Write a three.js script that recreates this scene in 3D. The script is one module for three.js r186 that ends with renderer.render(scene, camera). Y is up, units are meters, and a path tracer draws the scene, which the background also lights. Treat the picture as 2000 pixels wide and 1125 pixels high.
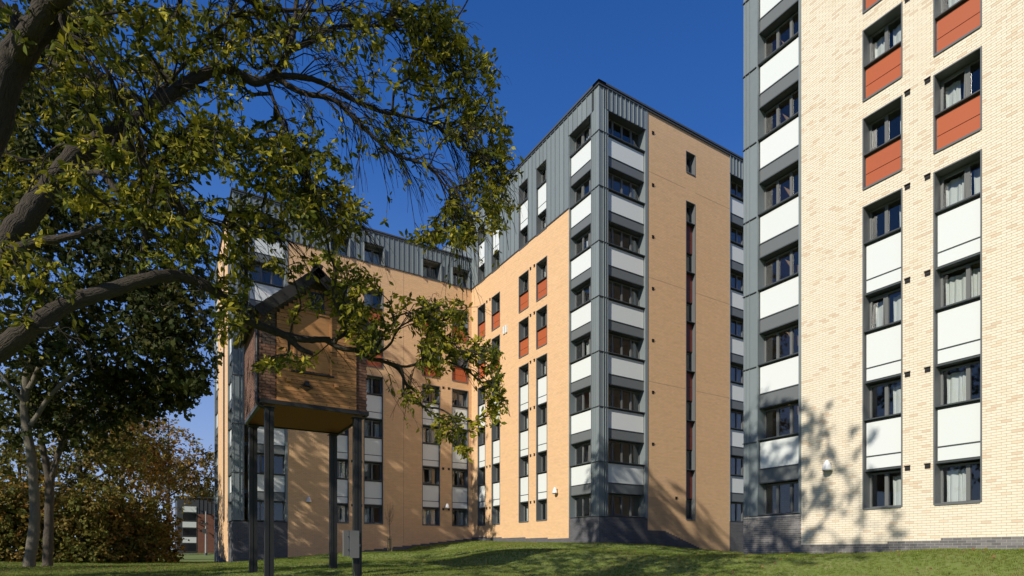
import * as THREE from 'three';
import { mergeGeometries } from 'three/addons/utils/BufferGeometryUtils.js';

// ---------------------------------------------------------------- camera, sky, sun, exposure
// plan coordinates: u = along the end walls (world +x), v = depth along the long walls (world -z), h = height over the lens
const EYE = 1.7, C = 0.85323, S = 0.52154, FOC = 1137;
const scene = new THREE.Scene();
const camera = new THREE.PerspectiveCamera(2 * Math.atan(1080 / FOC) * 180 / Math.PI, 2000 / 2160, 0.1, 900);
camera.position.set(0, EYE, 0);
camera.lookAt(S, EYE, -C);
camera.setViewOffset(2000, 2160, 0, 0, 2000, 1125);
camera.updateProjectionMatrix();

const renderer = new THREE.WebGLRenderer({ antialias: true });
renderer.toneMapping = THREE.LinearToneMapping;
renderer.toneMappingExposure = 1.12;
renderer.shadowMap.enabled = true;

const toLin = (c) => { c /= 255; return c <= 0.04045 ? c / 12.92 : ((c + 0.055) / 1.055) ** 2.4; };
{
  const w = 512, h = 256, data = new Float32Array(w * h * 4);
  const stops = [[-90, 120, 125, 120], [-4, 150, 160, 170], [0, 172, 192, 222], [6, 152, 176, 217], [14, 120, 152, 209], [24, 76, 120, 191], [34, 50, 98, 172], [44, 39, 85, 156], [65, 32, 73, 140], [90, 29, 67, 132]];
  for (let j = 0; j < h; j++) {
    const el = ((j + 0.5) / h - 0.5) * 180;
    let k = 0; while (k < stops.length - 2 && el > stops[k + 1][0]) k++;
    const a = stops[k], b = stops[k + 1], t = Math.min(1, Math.max(0, (el - a[0]) / (b[0] - a[0])));
    for (let i = 0; i < w; i++) for (let q = 0; q < 4; q++) data[(j * w + i) * 4 + q] = q < 3 ? 0.93 * (toLin(a[q + 1]) * (1 - t) + toLin(b[q + 1]) * t) : 1;
  }
  const sky = new THREE.DataTexture(data, w, h, THREE.RGBAFormat, THREE.FloatType);
  sky.mapping = THREE.EquirectangularReflectionMapping; sky.magFilter = sky.minFilter = THREE.LinearFilter; sky.needsUpdate = true;
  scene.background = sky; scene.environment = sky;
}
const sun = new THREE.DirectionalLight(new THREE.Color(1.0, 0.93, 0.82), 4.25);
sun.position.set(-0.87 * 60, 0.53 * 60 + EYE, 0.31 * 60);
sun.target.position.set(10, 4, -20); sun.position.add(sun.target.position);
sun.castShadow = true; sun.shadow.mapSize.set(4096, 4096); sun.shadow.bias = -0.0005;
Object.assign(sun.shadow.camera, { left: -45, right: 45, top: 45, bottom: -45, near: 1, far: 200 });
scene.add(sun, sun.target);

// ---------------------------------------------------------------- helpers
let seed = 7;
const rnd = () => { seed = (seed + 0x6D2B79F5) | 0; let t = Math.imul(seed ^ (seed >>> 15), 1 | seed); t = (t + Math.imul(t ^ (t >>> 7), 61 | t)) ^ t; return ((t ^ (t >>> 14)) >>> 0) / 4294967296; };
const rr = (a, b) => a + (b - a) * rnd();
const gauss = () => (rnd() + rnd() + rnd() + rnd() - 2) * 0.87;
const V3 = (x, y, z) => new THREE.Vector3(x, y, z);
const P = (u, v, h) => V3(u, h + EYE, -v);
const at = (px, py, F) => { const R = (px - 1000) / FOC * F; return P(C * R + S * F, -S * R + C * F, (1080 - py) / FOC * F); };
const project = (p) => { const u = p.x, v = -p.z, h = p.y - EYE, R = C * u - S * v, F = S * u + C * v; return [1000 + FOC * R / F, 1080 - FOC * h / F, F]; };
const lin = (r, g, b) => new THREE.Color().setRGB(r, g, b);
const names = {};
const numbered = (n) => { const k = names[n] = (names[n] ?? -1) + 1; return k ? `${n}_${String(k).padStart(3, '0')}` : n; };
function shade(o) { o.castShadow = o.receiveShadow = true; return o; }
function thing(name, label, category, pos, group) {
  const g = new THREE.Group(); g.name = numbered(name); g.position.copy(pos); g.userData = { label, category };
  if (group) g.userData.group = group;
  scene.add(g); return g;
}
function mesh(name, geo, mat, parent) { const m = shade(new THREE.Mesh(geo, mat)); m.name = name; (parent ?? scene).add(m); return m; }
const boxes = new Map();
function box(w, h, d) {           // centred, uv in metres, shared between equal pieces
  const k = [w, h, d].map((x) => Math.round(x * 1000)).join();
  if (!boxes.has(k)) {
    const g = new THREE.BoxGeometry(w, h, d), uv = g.attributes.uv, s = [[d, h], [d, h], [w, d], [w, d], [w, h], [w, h]];
    for (let i = 0; i < 24; i++) uv.setXY(i, uv.getX(i) * s[i >> 2][0], uv.getY(i) * s[i >> 2][1]);
    boxes.set(k, g);
  }
  return boxes.get(k);
}
const bx = (x0, x1, y0, y1, z0, z1) => box(Math.abs(x1 - x0), Math.abs(y1 - y0), Math.abs(z1 - z0)).clone().translate((x0 + x1) / 2, (y0 + y1) / 2, (z0 + z1) / 2);
const merge = (a) => mergeGeometries(a, false);
// value noise for textures
function noise2(sd) {
  const p = new Uint8Array(65536); let s = sd * 7919 + 13;
  for (let i = 0; i < 65536; i++) { s = (Math.imul(s, 1664525) + 1013904223) | 0; p[i] = s >>> 24; }
  return (x, y, per = 256) => {
    const xi = Math.floor(x), yi = Math.floor(y), fx = x - xi, fy = y - yi, ux = fx * fx * (3 - 2 * fx), uy = fy * fy * (3 - 2 * fy);
    const q = (a, b) => p[((((b % per) + per) % per) << 8) + (((a % per) + per) % per)] / 255;
    return (q(xi, yi) * (1 - ux) + q(xi + 1, yi) * ux) * (1 - uy) + (q(xi, yi + 1) * (1 - ux) + q(xi + 1, yi + 1) * ux) * uy;
  };
}
const N1 = noise2(1), N2 = noise2(2);
function tex(w, h, fn, color, rx, ry) {
  const d = new Uint8Array(w * h * 4);
  for (let j = 0; j < h; j++) for (let i = 0; i < w; i++) { const c = fn(i, j), o = (j * w + i) * 4; d[o] = c[0]; d[o + 1] = c[1]; d[o + 2] = c[2]; d[o + 3] = 255; }
  const t = new THREE.DataTexture(d, w, h, THREE.RGBAFormat);
  t.wrapS = t.wrapT = THREE.RepeatWrapping; t.magFilter = THREE.LinearFilter; t.minFilter = THREE.LinearMipmapLinearFilter; t.generateMipmaps = true;
  if (color) t.colorSpace = THREE.SRGBColorSpace;
  t.repeat.set(rx, ry); t.needsUpdate = true; return t;
}
const toS = (l) => 255 * (l <= 0.0031308 ? l * 12.92 : 1.055 * l ** (1 / 2.4) - 0.055);

// ---------------------------------------------------------------- materials
const std = (color, roughness, extra) => new THREE.MeshStandardMaterial({ color, roughness, ...extra });
const M = {};
function brickMaterial(base, vary, mortar, sd) {   // running bond, 9 m x 6 m before it repeats; for walls too far off to pick bricks apart
  const w = 2048, h = 2048, nb = 40, nc = 80, tone = [];
  let s = sd * 977; const r = () => { s = (Math.imul(s, 1664525) + 1013904223) | 0; return (s >>> 8) / 16777216; };
  for (let k = 0; k < nb * nc; k++) { const t = 1 + (r() - 0.5) * vary, q = r() < 0.03 ? 0.92 : 1; tone.push([t * q * (1 + (r() - 0.5) * 0.05), t * q, t * q * (1 + (r() - 0.5) * 0.1)]); }
  const cell = (i, j) => {
    const c = Math.floor(j / h * nc), fy = j / h * nc - c, x = i / w * nb + (c % 2) * 0.5, b = Math.floor(x) % nb, fx = x - Math.floor(x);
    return [c * nb + b, fx < 0.035 || fx > 0.965 || fy < 0.07 || fy > 0.93];
  };
  const map = tex(w, h, (i, j) => {
    const [k, m] = cell(i, j), n = 0.975 + 0.05 * N1(i / 3, j / 3), big = 0.975 + 0.05 * N2(i / 256, j / 25.6, 80), c = m ? mortar : base, t = m ? [1, 1, 1] : tone[k];
    return [0, 1, 2].map((q) => toS(Math.min(1, c[q] * t[q] * n * big)));
  }, true, 1 / 9, 1 / 6);
  const bump = tex(w, h, (i, j) => { const [k, m] = cell(i, j), v = m ? 60 : 190 + 40 * (tone[k][1] - 1) * 4 + 20 * N1(i / 3, j / 3); return [v, v, v]; }, false, 1 / 9, 1 / 6);
  return new THREE.MeshStandardMaterial({ map, bumpMap: bump, bumpScale: 0.002, roughness: 0.92 });
}
M.tanBrick = brickMaterial([0.76, 0.49, 0.265], 0.10, [0.55, 0.37, 0.21], 3);
M.darkBrick = brickMaterial([0.095, 0.095, 0.105], 0.35, [0.17, 0.17, 0.175], 5);
const specks = (sd, lo, hi, sc) => { const n = noise2(sd); return tex(256, 256, (i, j) => { const v = lo + (hi - lo) * (0.5 * n(i / sc, j / sc, 256 / sc | 0) + 0.3 * n(i / (sc / 4), j / (sc / 4)) + 0.2 * n(i, j)); return [v, v, v]; }, false, 0.7, 0.7); };
const zincRough = specks(21, 80, 170, 32), zincBump = specks(22, 0, 255, 64);
const zinc = (k) => std(lin(0.195 * k, 0.228 * k, 0.234 * k), 1, { roughnessMap: zincRough, bumpMap: zincBump, bumpScale: 0.004 });
M.zinc = [zinc(1), zinc(1.07), zinc(0.94)];
M.trim = std(lin(0.075, 0.085, 0.088), 0.45, { metalness: 0.2 });
M.lining = std(lin(0.13, 0.14, 0.142), 0.45);
M.trimLight = std(lin(0.16, 0.175, 0.175), 0.45, { metalness: 0.2 });
M.frame = std(lin(0.15, 0.155, 0.15), 0.4);
M.spandrel = std(lin(0.145, 0.158, 0.158), 0.5);
M.white = [std(lin(0.725, 0.76, 0.735), 0.35), std(lin(0.71, 0.745, 0.72), 0.4), std(lin(0.735, 0.765, 0.745), 0.33)];
M.red = [std(lin(0.44, 0.105, 0.034), 0.5), std(lin(0.42, 0.10, 0.034), 0.55)];
M.darkRed = std(lin(0.16, 0.035, 0.022), 0.5);
M.coping = std(lin(0.07, 0.077, 0.08), 0.5);
M.glass = new THREE.MeshPhysicalMaterial({ color: lin(0.93, 0.95, 0.95), roughness: 0.02, transmission: 1, thickness: 0, ior: 1.58, specularIntensity: 1 });
M.curtain = [std(lin(0.58, 0.59, 0.56), 0.95), std(lin(0.50, 0.51, 0.49), 0.95), std(lin(0.34, 0.32, 0.28), 0.95)];
M.inside = std(lin(0.30, 0.29, 0.27), 0.9);
M.slab = std(lin(0.25, 0.25, 0.25), 0.9);
M.vent = std(lin(0.02, 0.017, 0.015), 0.7);
M.black = std(lin(0.018, 0.018, 0.018), 0.45);
M.opal = new THREE.MeshPhysicalMaterial({ color: lin(0.82, 0.82, 0.80), roughness: 0.3, clearcoat: 0.4 });

// ---------------------------------------------------------------- ground
const heights = [ // u, v, height over the lens
  [0, 0, -1.65], [-6, 3, -1.6], [6, -4, -1.6], [3, 8, -1.18], [-4, 12, -1.05], [3.5, 15, -0.66], [5, 18, -0.5], [9, 12, -0.72], [12, 6, -0.75],
  [19.5, 14.6, -0.13], [19.5, 12.2, -0.04], [19.5, 6, 0.07], [19.5, 0, 0.1], [24, 18, -0.12], [30, 23, -0.2], [27.8, 23.2, -0.11], [26, 23.2, 0.07], [24.5, 23.2, 0.23], [23, 23.2, 0.33], [21, 23.2, 0.42], [19.4, 23.2, 0.47], [19.4, 25.8, 0.53],
  [19.4, 28, 0.58], [19.4, 30, 0.63], [19.4, 32, 0.69], [19.4, 34, 0.75], [19.4, 36, 0.81], [19.4, 37.4, 0.84], [18, 37.4, 0.72], [17, 37.4, 0.62], [15.7, 37.4, 0.47], [13.9, 37.4, 0.17], [12.7, 37.4, 0.02], [11.5, 37.4, -0.12], [9, 37.4, -0.25], [6.9, 37.4, -0.33], [3.8, 37.5, -0.7],
  [3.8, 44, -0.72], [3.8, 51, -0.7], [12, 30, 0.02], [8, 24, -0.34], [15, 20, 0.12], [-3.5, 24.4, -0.66], [-8, 20, -0.75], [0, 33, -0.68], [-12, 34, -0.45], [-4, 45, -0.4], [0, 60, -0.3], [-30, 30, -0.6], [-25, 60, -0.2], [-20, 10, -0.9], [40, 20, -0.2], [40, 60, 0.2], [10, 70, 0], [-60, 80, 0], [60, 0, -0.3], [0, -40, -1.7], [90, 90, 0], [-90, 0, -0.8], [0, 120, 0.4],
];
function groundH(u, v) {
  let sw = 0, sh = 0;
  for (const [a, b, h] of heights) { const d = (u - a) ** 2 + (v - b) ** 2, w = 1 / (d + 0.35) ** 2; sw += w; sh += w * h; }
  return sh / sw;
}
{
  const ticks = []; for (let t = -1; t <= 1.0001; t += 1 / 110) ticks.push(Math.sign(t) * (Math.abs(t) * 30 + Math.abs(t) ** 5 * 400));
  const n = ticks.length, pos = [], uv = [], idx = [];
  for (let j = 0; j < n; j++) for (let i = 0; i < n; i++) { const u = ticks[i] + 10, v = ticks[j] + 24, p = P(u, v, groundH(u, v) + (N1(u * 0.8 + 60, v * 0.8 + 60) - 0.5) * 0.05); pos.push(p.x, p.y, p.z); uv.push(u, v); }
  for (let j = 0; j < n - 1; j++) for (let i = 0; i < n - 1; i++) { const a = j * n + i; idx.push(a, a + 1, a + n, a + 1, a + n + 1, a + n); }
  const g = new THREE.BufferGeometry(); g.setAttribute('position', new THREE.Float32BufferAttribute(pos, 3)); g.setAttribute('uv', new THREE.Float32BufferAttribute(uv, 2)); g.setIndex(idx); g.computeVertexNormals();
  const soil = [0.115, 0.11, 0.045], grass = [0.15, 0.20, 0.036], dry = [0.27, 0.265, 0.095];
  const map = tex(1024, 1024, (i, j) => {
    const a = N1(i / 2, j / 2), b = N2(i / 16, j / 16, 64), c = N1(i / 96 + 9, j / 96, 256), t = Math.max(0, a * 0.7 + b * 0.5 - 0.75) * 2, k = Math.max(0, b * 0.6 + c * 0.6 - 0.62) * 1.4;
    return [0, 1, 2].map((q) => toS((grass[q] * (1 - t) + soil[q] * t) * (1 - k) + dry[q] * k * (0.6 + a * 0.6)));
  }, true, 1 / 7, 1 / 7);
  const m = mesh('lawn', g, std(0xffffff, 1, { map }), scene); m.userData = { kind: 'structure', label: 'mown lawn rising in a low mound to the walls', category: 'lawn' };
}

// ---------------------------------------------------------------- facades
// a face: plan origin, and the way it looks. 'u' looks towards -u (s runs with falling v), 'v' looks towards -v (s runs with rising u)
const SH = 2.85;
function face(kind, u, v, parent) { return { kind, u, v, rot: kind === 'u' ? -Math.PI / 2 : 0, parent }; }
function put(o, f, s, h, d, parent) {      // place o with its own axes turned to the face: x along, y up, z out
  o.rotation.y = f.rot;
  const p = f.kind === 'u' ? P(f.u - d, f.v - s, h) : P(f.u + s, f.v - d, h);
  o.position.copy(p).sub(f.parent.position); (parent ?? f.parent).add(o); return o;
}
function piece(name, f, s0, s1, h0, h1, d0, d1, mat) {  // a plain box on a face
  const m = shade(new THREE.Mesh(box(s1 - s0, h1 - h0, d1 - d0), mat)); m.name = name;
  return put(m, f, (s0 + s1) / 2, (h0 + h1) / 2, (d0 + d1) / 2);
}
function wall(name, f, outline, holes, thick, mat) {
  const sh = new THREE.Shape(outline.map(([x, y]) => new THREE.Vector2(x, y)));
  for (const [x0, x1, y0, y1] of holes) sh.holes.push(new THREE.Path([[x0, y0], [x0, y1], [x1, y1], [x1, y0]].map(([x, y]) => new THREE.Vector2(x, y))));
  const g = new THREE.ExtrudeGeometry(sh, { depth: thick, bevelEnabled: false }); g.translate(0, 0, -thick);
  const m = shade(new THREE.Mesh(g, mat)); m.name = name; return put(m, f, 0, 0, 0);
}
// curtain: a pleated sheet with a little thickness
const curtains = new Map();
function curtainGeo(w, h) {
  const k = w.toFixed(2) + h.toFixed(2);
  if (!curtains.has(k)) {
    const n = Math.max(6, Math.round(w * 60)), pos = [], idx = [], uv = [];
    for (let i = 0; i <= n; i++) for (let j = 0; j <= 3; j++) { const t = i / n, y = j / 3, a = t * w * 46 + 1.7 * Math.sin(t * 9); pos.push((t - 0.5) * w + 0.008 * Math.sin(y * 4 + t * 20), (y - 0.5) * h - (j === 3 ? 0.012 * (1 + Math.sin(a * 0.5)) : 0), 0.028 * Math.sin(a) * (1.15 - 0.3 * y)); uv.push(t * w, y * h); }
    for (let i = 0; i < n; i++) for (let j = 0; j < 3; j++) { const a = i * 4 + j; idx.push(a, a + 4, a + 1, a + 1, a + 4, a + 5); }
    const g = new THREE.BufferGeometry(); g.setAttribute('position', new THREE.Float32BufferAttribute(pos, 3)); g.setAttribute('uv', new THREE.Float32BufferAttribute(uv, 2)); g.setIndex(idx); g.computeVertexNormals(); curtains.set(k, g);
  }
  return curtains.get(k);
}
// a window: bars at the given fractions, panes between, curtains as listed [from, to] in fractions
const frames = new Map();
function windowUnit(f, s, h, w, ht, recess, bars, drapes, tone = 0, open = -1) {
  const g = new THREE.Group(); g.name = 'window'; put(g, f, s + w / 2, h + ht / 2, -recess);
  const key = [w, ht, ...bars].join();
  if (!frames.has(key)) {
    const t = 0.055, a = [bx(-w / 2, w / 2, -ht / 2, -ht / 2 + t, -0.07, 0), bx(-w / 2, w / 2, ht / 2 - t, ht / 2, -0.07, 0), bx(-w / 2, -w / 2 + t, -ht / 2 + t, ht / 2 - t, -0.07, 0), bx(w / 2 - t, w / 2, -ht / 2 + t, ht / 2 - t, -0.07, 0)];
    for (const b of bars) { const x = -w / 2 + b * w; a.push(bx(x - 0.05, x + 0.05, -ht / 2 + t, ht / 2 - t, -0.07, 0.012)); }
    frames.set(key, merge(a));
  }
  mesh('frame', frames.get(key), M.frame, g);
  const edges = [0, ...bars, 1];
  for (let i = 0; i < edges.length - 1; i++) {
    const x0 = -w / 2 + edges[i] * w + 0.04, x1 = -w / 2 + edges[i + 1] * w - 0.04;
    const p = mesh('pane', box(x1 - x0, ht - 0.1, 0.006), M.glass, g); p.position.set((x0 + x1) / 2, 0, -0.035);
    if (open === i) { p.rotation.x = -0.10; p.position.z = -0.01; mesh('sash', merge([bx(x0, x0 + 0.045, -ht / 2 + 0.06, ht / 2 - 0.06, 0, 0.05), bx(x1 - 0.045, x1, -ht / 2 + 0.06, ht / 2 - 0.06, 0, 0.05), bx(x0, x1, ht / 2 - 0.105, ht / 2 - 0.06, 0, 0.05), bx(x0, x1, -ht / 2 + 0.06, -ht / 2 + 0.105, 0, 0.05)]), M.frame, g).rotation.x = -0.07; }
  }
  for (const [a, b] of drapes) { const c = mesh('curtain', curtainGeo((b - a) * w, ht - 0.16), M.curtain[tone], g); c.position.set(-w / 2 + (a + b) / 2 * w, -0.05, -0.2); }
  mesh('sill', box(w + 0.02, 0.035, recess + 0.03), M.trim, g).position.set(0, -ht / 2 - 0.012, recess / 2 + 0.006);
  return g;
}
const drapeSets = [[[0.04, 0.4]], [[0.62, 0.97]], [[0.05, 0.3], [0.7, 0.96]], [[0.04, 0.96]], [], [[0.45, 0.96]], [[0.05, 0.55]], []];
const pick = () => drapeSets[Math.floor(rnd() * drapeSets.length)];
const winH = 1.22, recess = 0.36;
// upright column of windows: stack 0..3 joined by pale panels, 4 and 5 single over red panels
function columnHoles(s, w, H0, from = 0) {
  const a = [[s, s + w, H0, H0 + 3 * SH + winH]];
  for (const k of [4, 5]) a.push([s, s + w, H0 + k * SH - 1.08, H0 + k * SH + winH]);
  return a;
}
function lining(f, [x0, x1, y0, y1], proud = 0.018, mat = M.lining) {  // metal surround of an opening
  const t = 0.035, d0 = -recess - 0.08, m = shade(new THREE.Mesh(merge([bx(x0, x0 + t, y0, y1, d0, proud), bx(x1 - t, x1, y0, y1, d0, proud), bx(x0 + t, x1 - t, y1 - t, y1, d0, proud), bx(x0 + t, x1 - t, y0 - 0.02, y0 + t, d0, proud + 0.02)]), mat));
  m.name = 'window_surround'; return put(m, f, 0, 0, 0);
}
function palePair(f, s, w, sill) {       // two pale panels under a sill, down to the window below
  const top = sill - 0.07, split = sill - 1.16, low = sill - SH + winH + 0.07, i = Math.floor(rnd() * 3);
  piece('spandrel_back', f, s + 0.035, s + w - 0.035, sill - SH + winH, sill - 0.002, -recess - 0.06, -0.105, M.trim);
  piece('pale_panel', f, s + 0.075, s + w - 0.065, split + 0.025, top, -0.105, -0.085, M.white[i]);
  piece('pale_panel', f, s + 0.075, s + w - 0.065, low, split - 0.025, -0.105, -0.085, M.white[i]);
  piece('drip_rail', f, s + 0.03, s + w - 0.03, low - 0.075, low - 0.03, -0.11, -0.06, M.trim);
}
function redPair(f, s, w, sill) {
  const low = sill - 1.045, split = sill - 0.58, i = Math.floor(rnd() * 2);
  piece('spandrel_back', f, s + 0.035, s + w - 0.035, sill - 1.045, sill - 0.002, -recess - 0.06, -0.105, M.trim);
  piece('red_panel', f, s + 0.055, s + w - 0.04, split + 0.011, sill - 0.03, -0.105, -0.085, M.red[i]);
  piece('red_panel', f, s + 0.055, s + w - 0.04, low, split - 0.011, -0.105, -0.085, M.red[i]);
}
function column(f, s, w, H0, bar, { zincStoreys = 0, drapes, tone = 0 } = {}) {
  const holes = columnHoles(s, w, H0);
  if (zincStoreys) holes.push([s, s + w, H0 + 6 * SH, H0 + (5 + zincStoreys) * SH + winH]);
  for (const o of holes) lining(f, o);
  for (let k = 0; k < 6 + zincStoreys; k++) {
    const sill = H0 + k * SH;
    windowUnit(f, s + 0.036, sill + 0.036, w - 0.072, winH - 0.08, recess, [bar], drapes ? drapes[k] ?? [] : pick(), tone, rnd() < 0.22 ? (bar > 0.5 ? 0 : 1) : -1);
    if ((k >= 1 && k <= 3) || k === 7) palePair(f, s, w, sill);
    if (k === 4 || k === 5) redPair(f, s, w, sill);
  }
}
// bay of ribbon windows, pale panels and grey spandrels, storey on storey
const bayRecess = 0.40;
function bay(f, s0, s1, H0, n, bars, top, drapeFor = () => []) {
  const w = s1 - s0;
  for (const [a, b] of [[s0, s0 + 0.04], [s1 - 0.04, s1]]) piece('bay_jamb', f, a, b, H0, top, -bayRecess - 0.1, 0.025, M.zinc[0]);
  for (let k = 0; k < n; k++) {
    const sill = H0 + k * SH;
    windowUnit(f, s0 + 0.042, sill + 0.03, w - 0.084, winH - 0.06, bayRecess, bars, drapeFor(k), 1, rnd() < 0.3 ? Math.floor(rnd() * (bars.length + 1)) : -1);
    if (k) {
      const low = sill - SH + winH;
      piece('spandrel_back', f, s0 + 0.041, s1 - 0.041, low, sill - 0.002, -bayRecess - 0.06, -0.115, M.trim);
      piece('pale_panel', f, s0 + 0.075, s1 - 0.07, sill - 1.06, sill - 0.07, -0.115, -0.09, M.white[k % 3]);
      piece('trim_rail', f, s0 + 0.041, s1 - 0.041, sill - 1.105, sill - 1.065, -0.115, -0.07, M.trim);
      piece('grey_panel', f, s0 + 0.075, s1 - 0.07, low + 0.045, sill - 1.11, -0.115, -0.092, M.spandrel);
      piece('drip_rail', f, s0 + 0.041, s1 - 0.041, low + 0.002, low + 0.042, -0.115, -0.06, M.trim);
    }
  }
  piece('bay_head', f, s0, s1, top - 0.035, top, -bayRecess - 0.1, 0.035, M.trim);
}
// standing seam trays over [s0,s1] x [h0,h1] around openings, each tray a piece
function trays(f, s0, s1, h0, h1, holes = [], pitch = 0.43) {
  const cuts = [s0, s1]; for (const o of holes) for (const x of [o[0], o[1]]) if (x > s0 + 0.01 && x < s1 - 0.01) cuts.push(x);
  cuts.sort((a, b) => a - b);
  for (let i = 0; i < cuts.length - 1; i++) {
    const a = cuts[i], b = cuts[i + 1]; if (b - a < 0.01) continue;
    const n = Math.max(1, Math.round((b - a) / pitch)), mid = (a + b) / 2, w = (b - a) / n;
    const blocks = holes.filter((o) => o[0] < mid && o[1] > mid).map((o) => [o[2], o[3]]).sort((p, q) => p[0] - q[0]);
    const runs = []; let h = h0;
    for (const [y0, y1] of blocks) { if (y0 - h > 0.05) runs.push([h, y0]); h = Math.max(h, y1); }
    if (h1 - h > 0.05) runs.push([h, h1]);
    for (const [y0, y1] of runs) for (let k = 0; k < n; k++) {
      const ht = y1 - y0, key = 'tray' + w.toFixed(3) + ht.toFixed(3);
      if (!boxes.has(key)) boxes.set(key, merge([bx(-w / 2, w / 2, -ht / 2, ht / 2, 0, 0.018), bx(-w / 2 - 0.015, -w / 2 + 0.015, -ht / 2, ht / 2, 0.016, 0.065)]));
      const m = shade(new THREE.Mesh(boxes.get(key), M.zinc[Math.floor(rnd() * 3)])); m.name = 'zinc_panel';
      put(m, f, a + (k + 0.5) * w, (y0 + y1) / 2, 0);
    }
  }
}
// grey metal corner between two bays, one length per storey with a lapped joint
function corner(parent, u, v, su, sv, H0, n, top, both = true) {   // reaches su along +u and sv along +v from the outer corner
  for (let k = 0; k < n; k++) {
    const a = H0 + k * SH - (k ? 0.03 : 0), b = k === n - 1 ? top : H0 + (k + 1) * SH - 0.04, h = b - a;
    const parts = [bx(0, su, 0, h, -sv, 0), ...(both ? [bx(-0.012, 0.05, 0, h, -0.05, 0.012)] : [])];
    for (const t of [0.52, 0.8]) { if (both) parts.push(bx(su * t - 0.012, su * t + 0.012, 0, h, 0, 0.04)); parts.push(bx(-0.025, 0, 0, h, -sv * t - 0.01, -sv * t + 0.01)); }
    const m = mesh('corner_panel', merge(parts), M.zinc[k % 3], parent); m.position.copy(P(u, v, a)).sub(parent.position);
    if (k) mesh('joint_collar', bx(-0.045, su + 0.02, 0, 0.028, -sv - 0.02, both ? 0.045 : -0.01), M.trim, parent).position.copy(P(u, v, a - 0.012)).sub(parent.position);
  }
}
function vent(f, s, h) { const m = shade(new THREE.Mesh(merge([bx(-0.075, 0.075, -0.075, 0.075, -0.02, 0.012), bx(-0.085, 0.085, 0.07, 0.085, 0, 0.05), bx(-0.07, 0.07, -0.02, -0.005, 0.01, 0.03)]), M.vent)); m.name = 'vent'; return put(m, f, s, h, 0); }
function vents(f, s, H) { for (const h of H) vent(f, s, h); }

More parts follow.
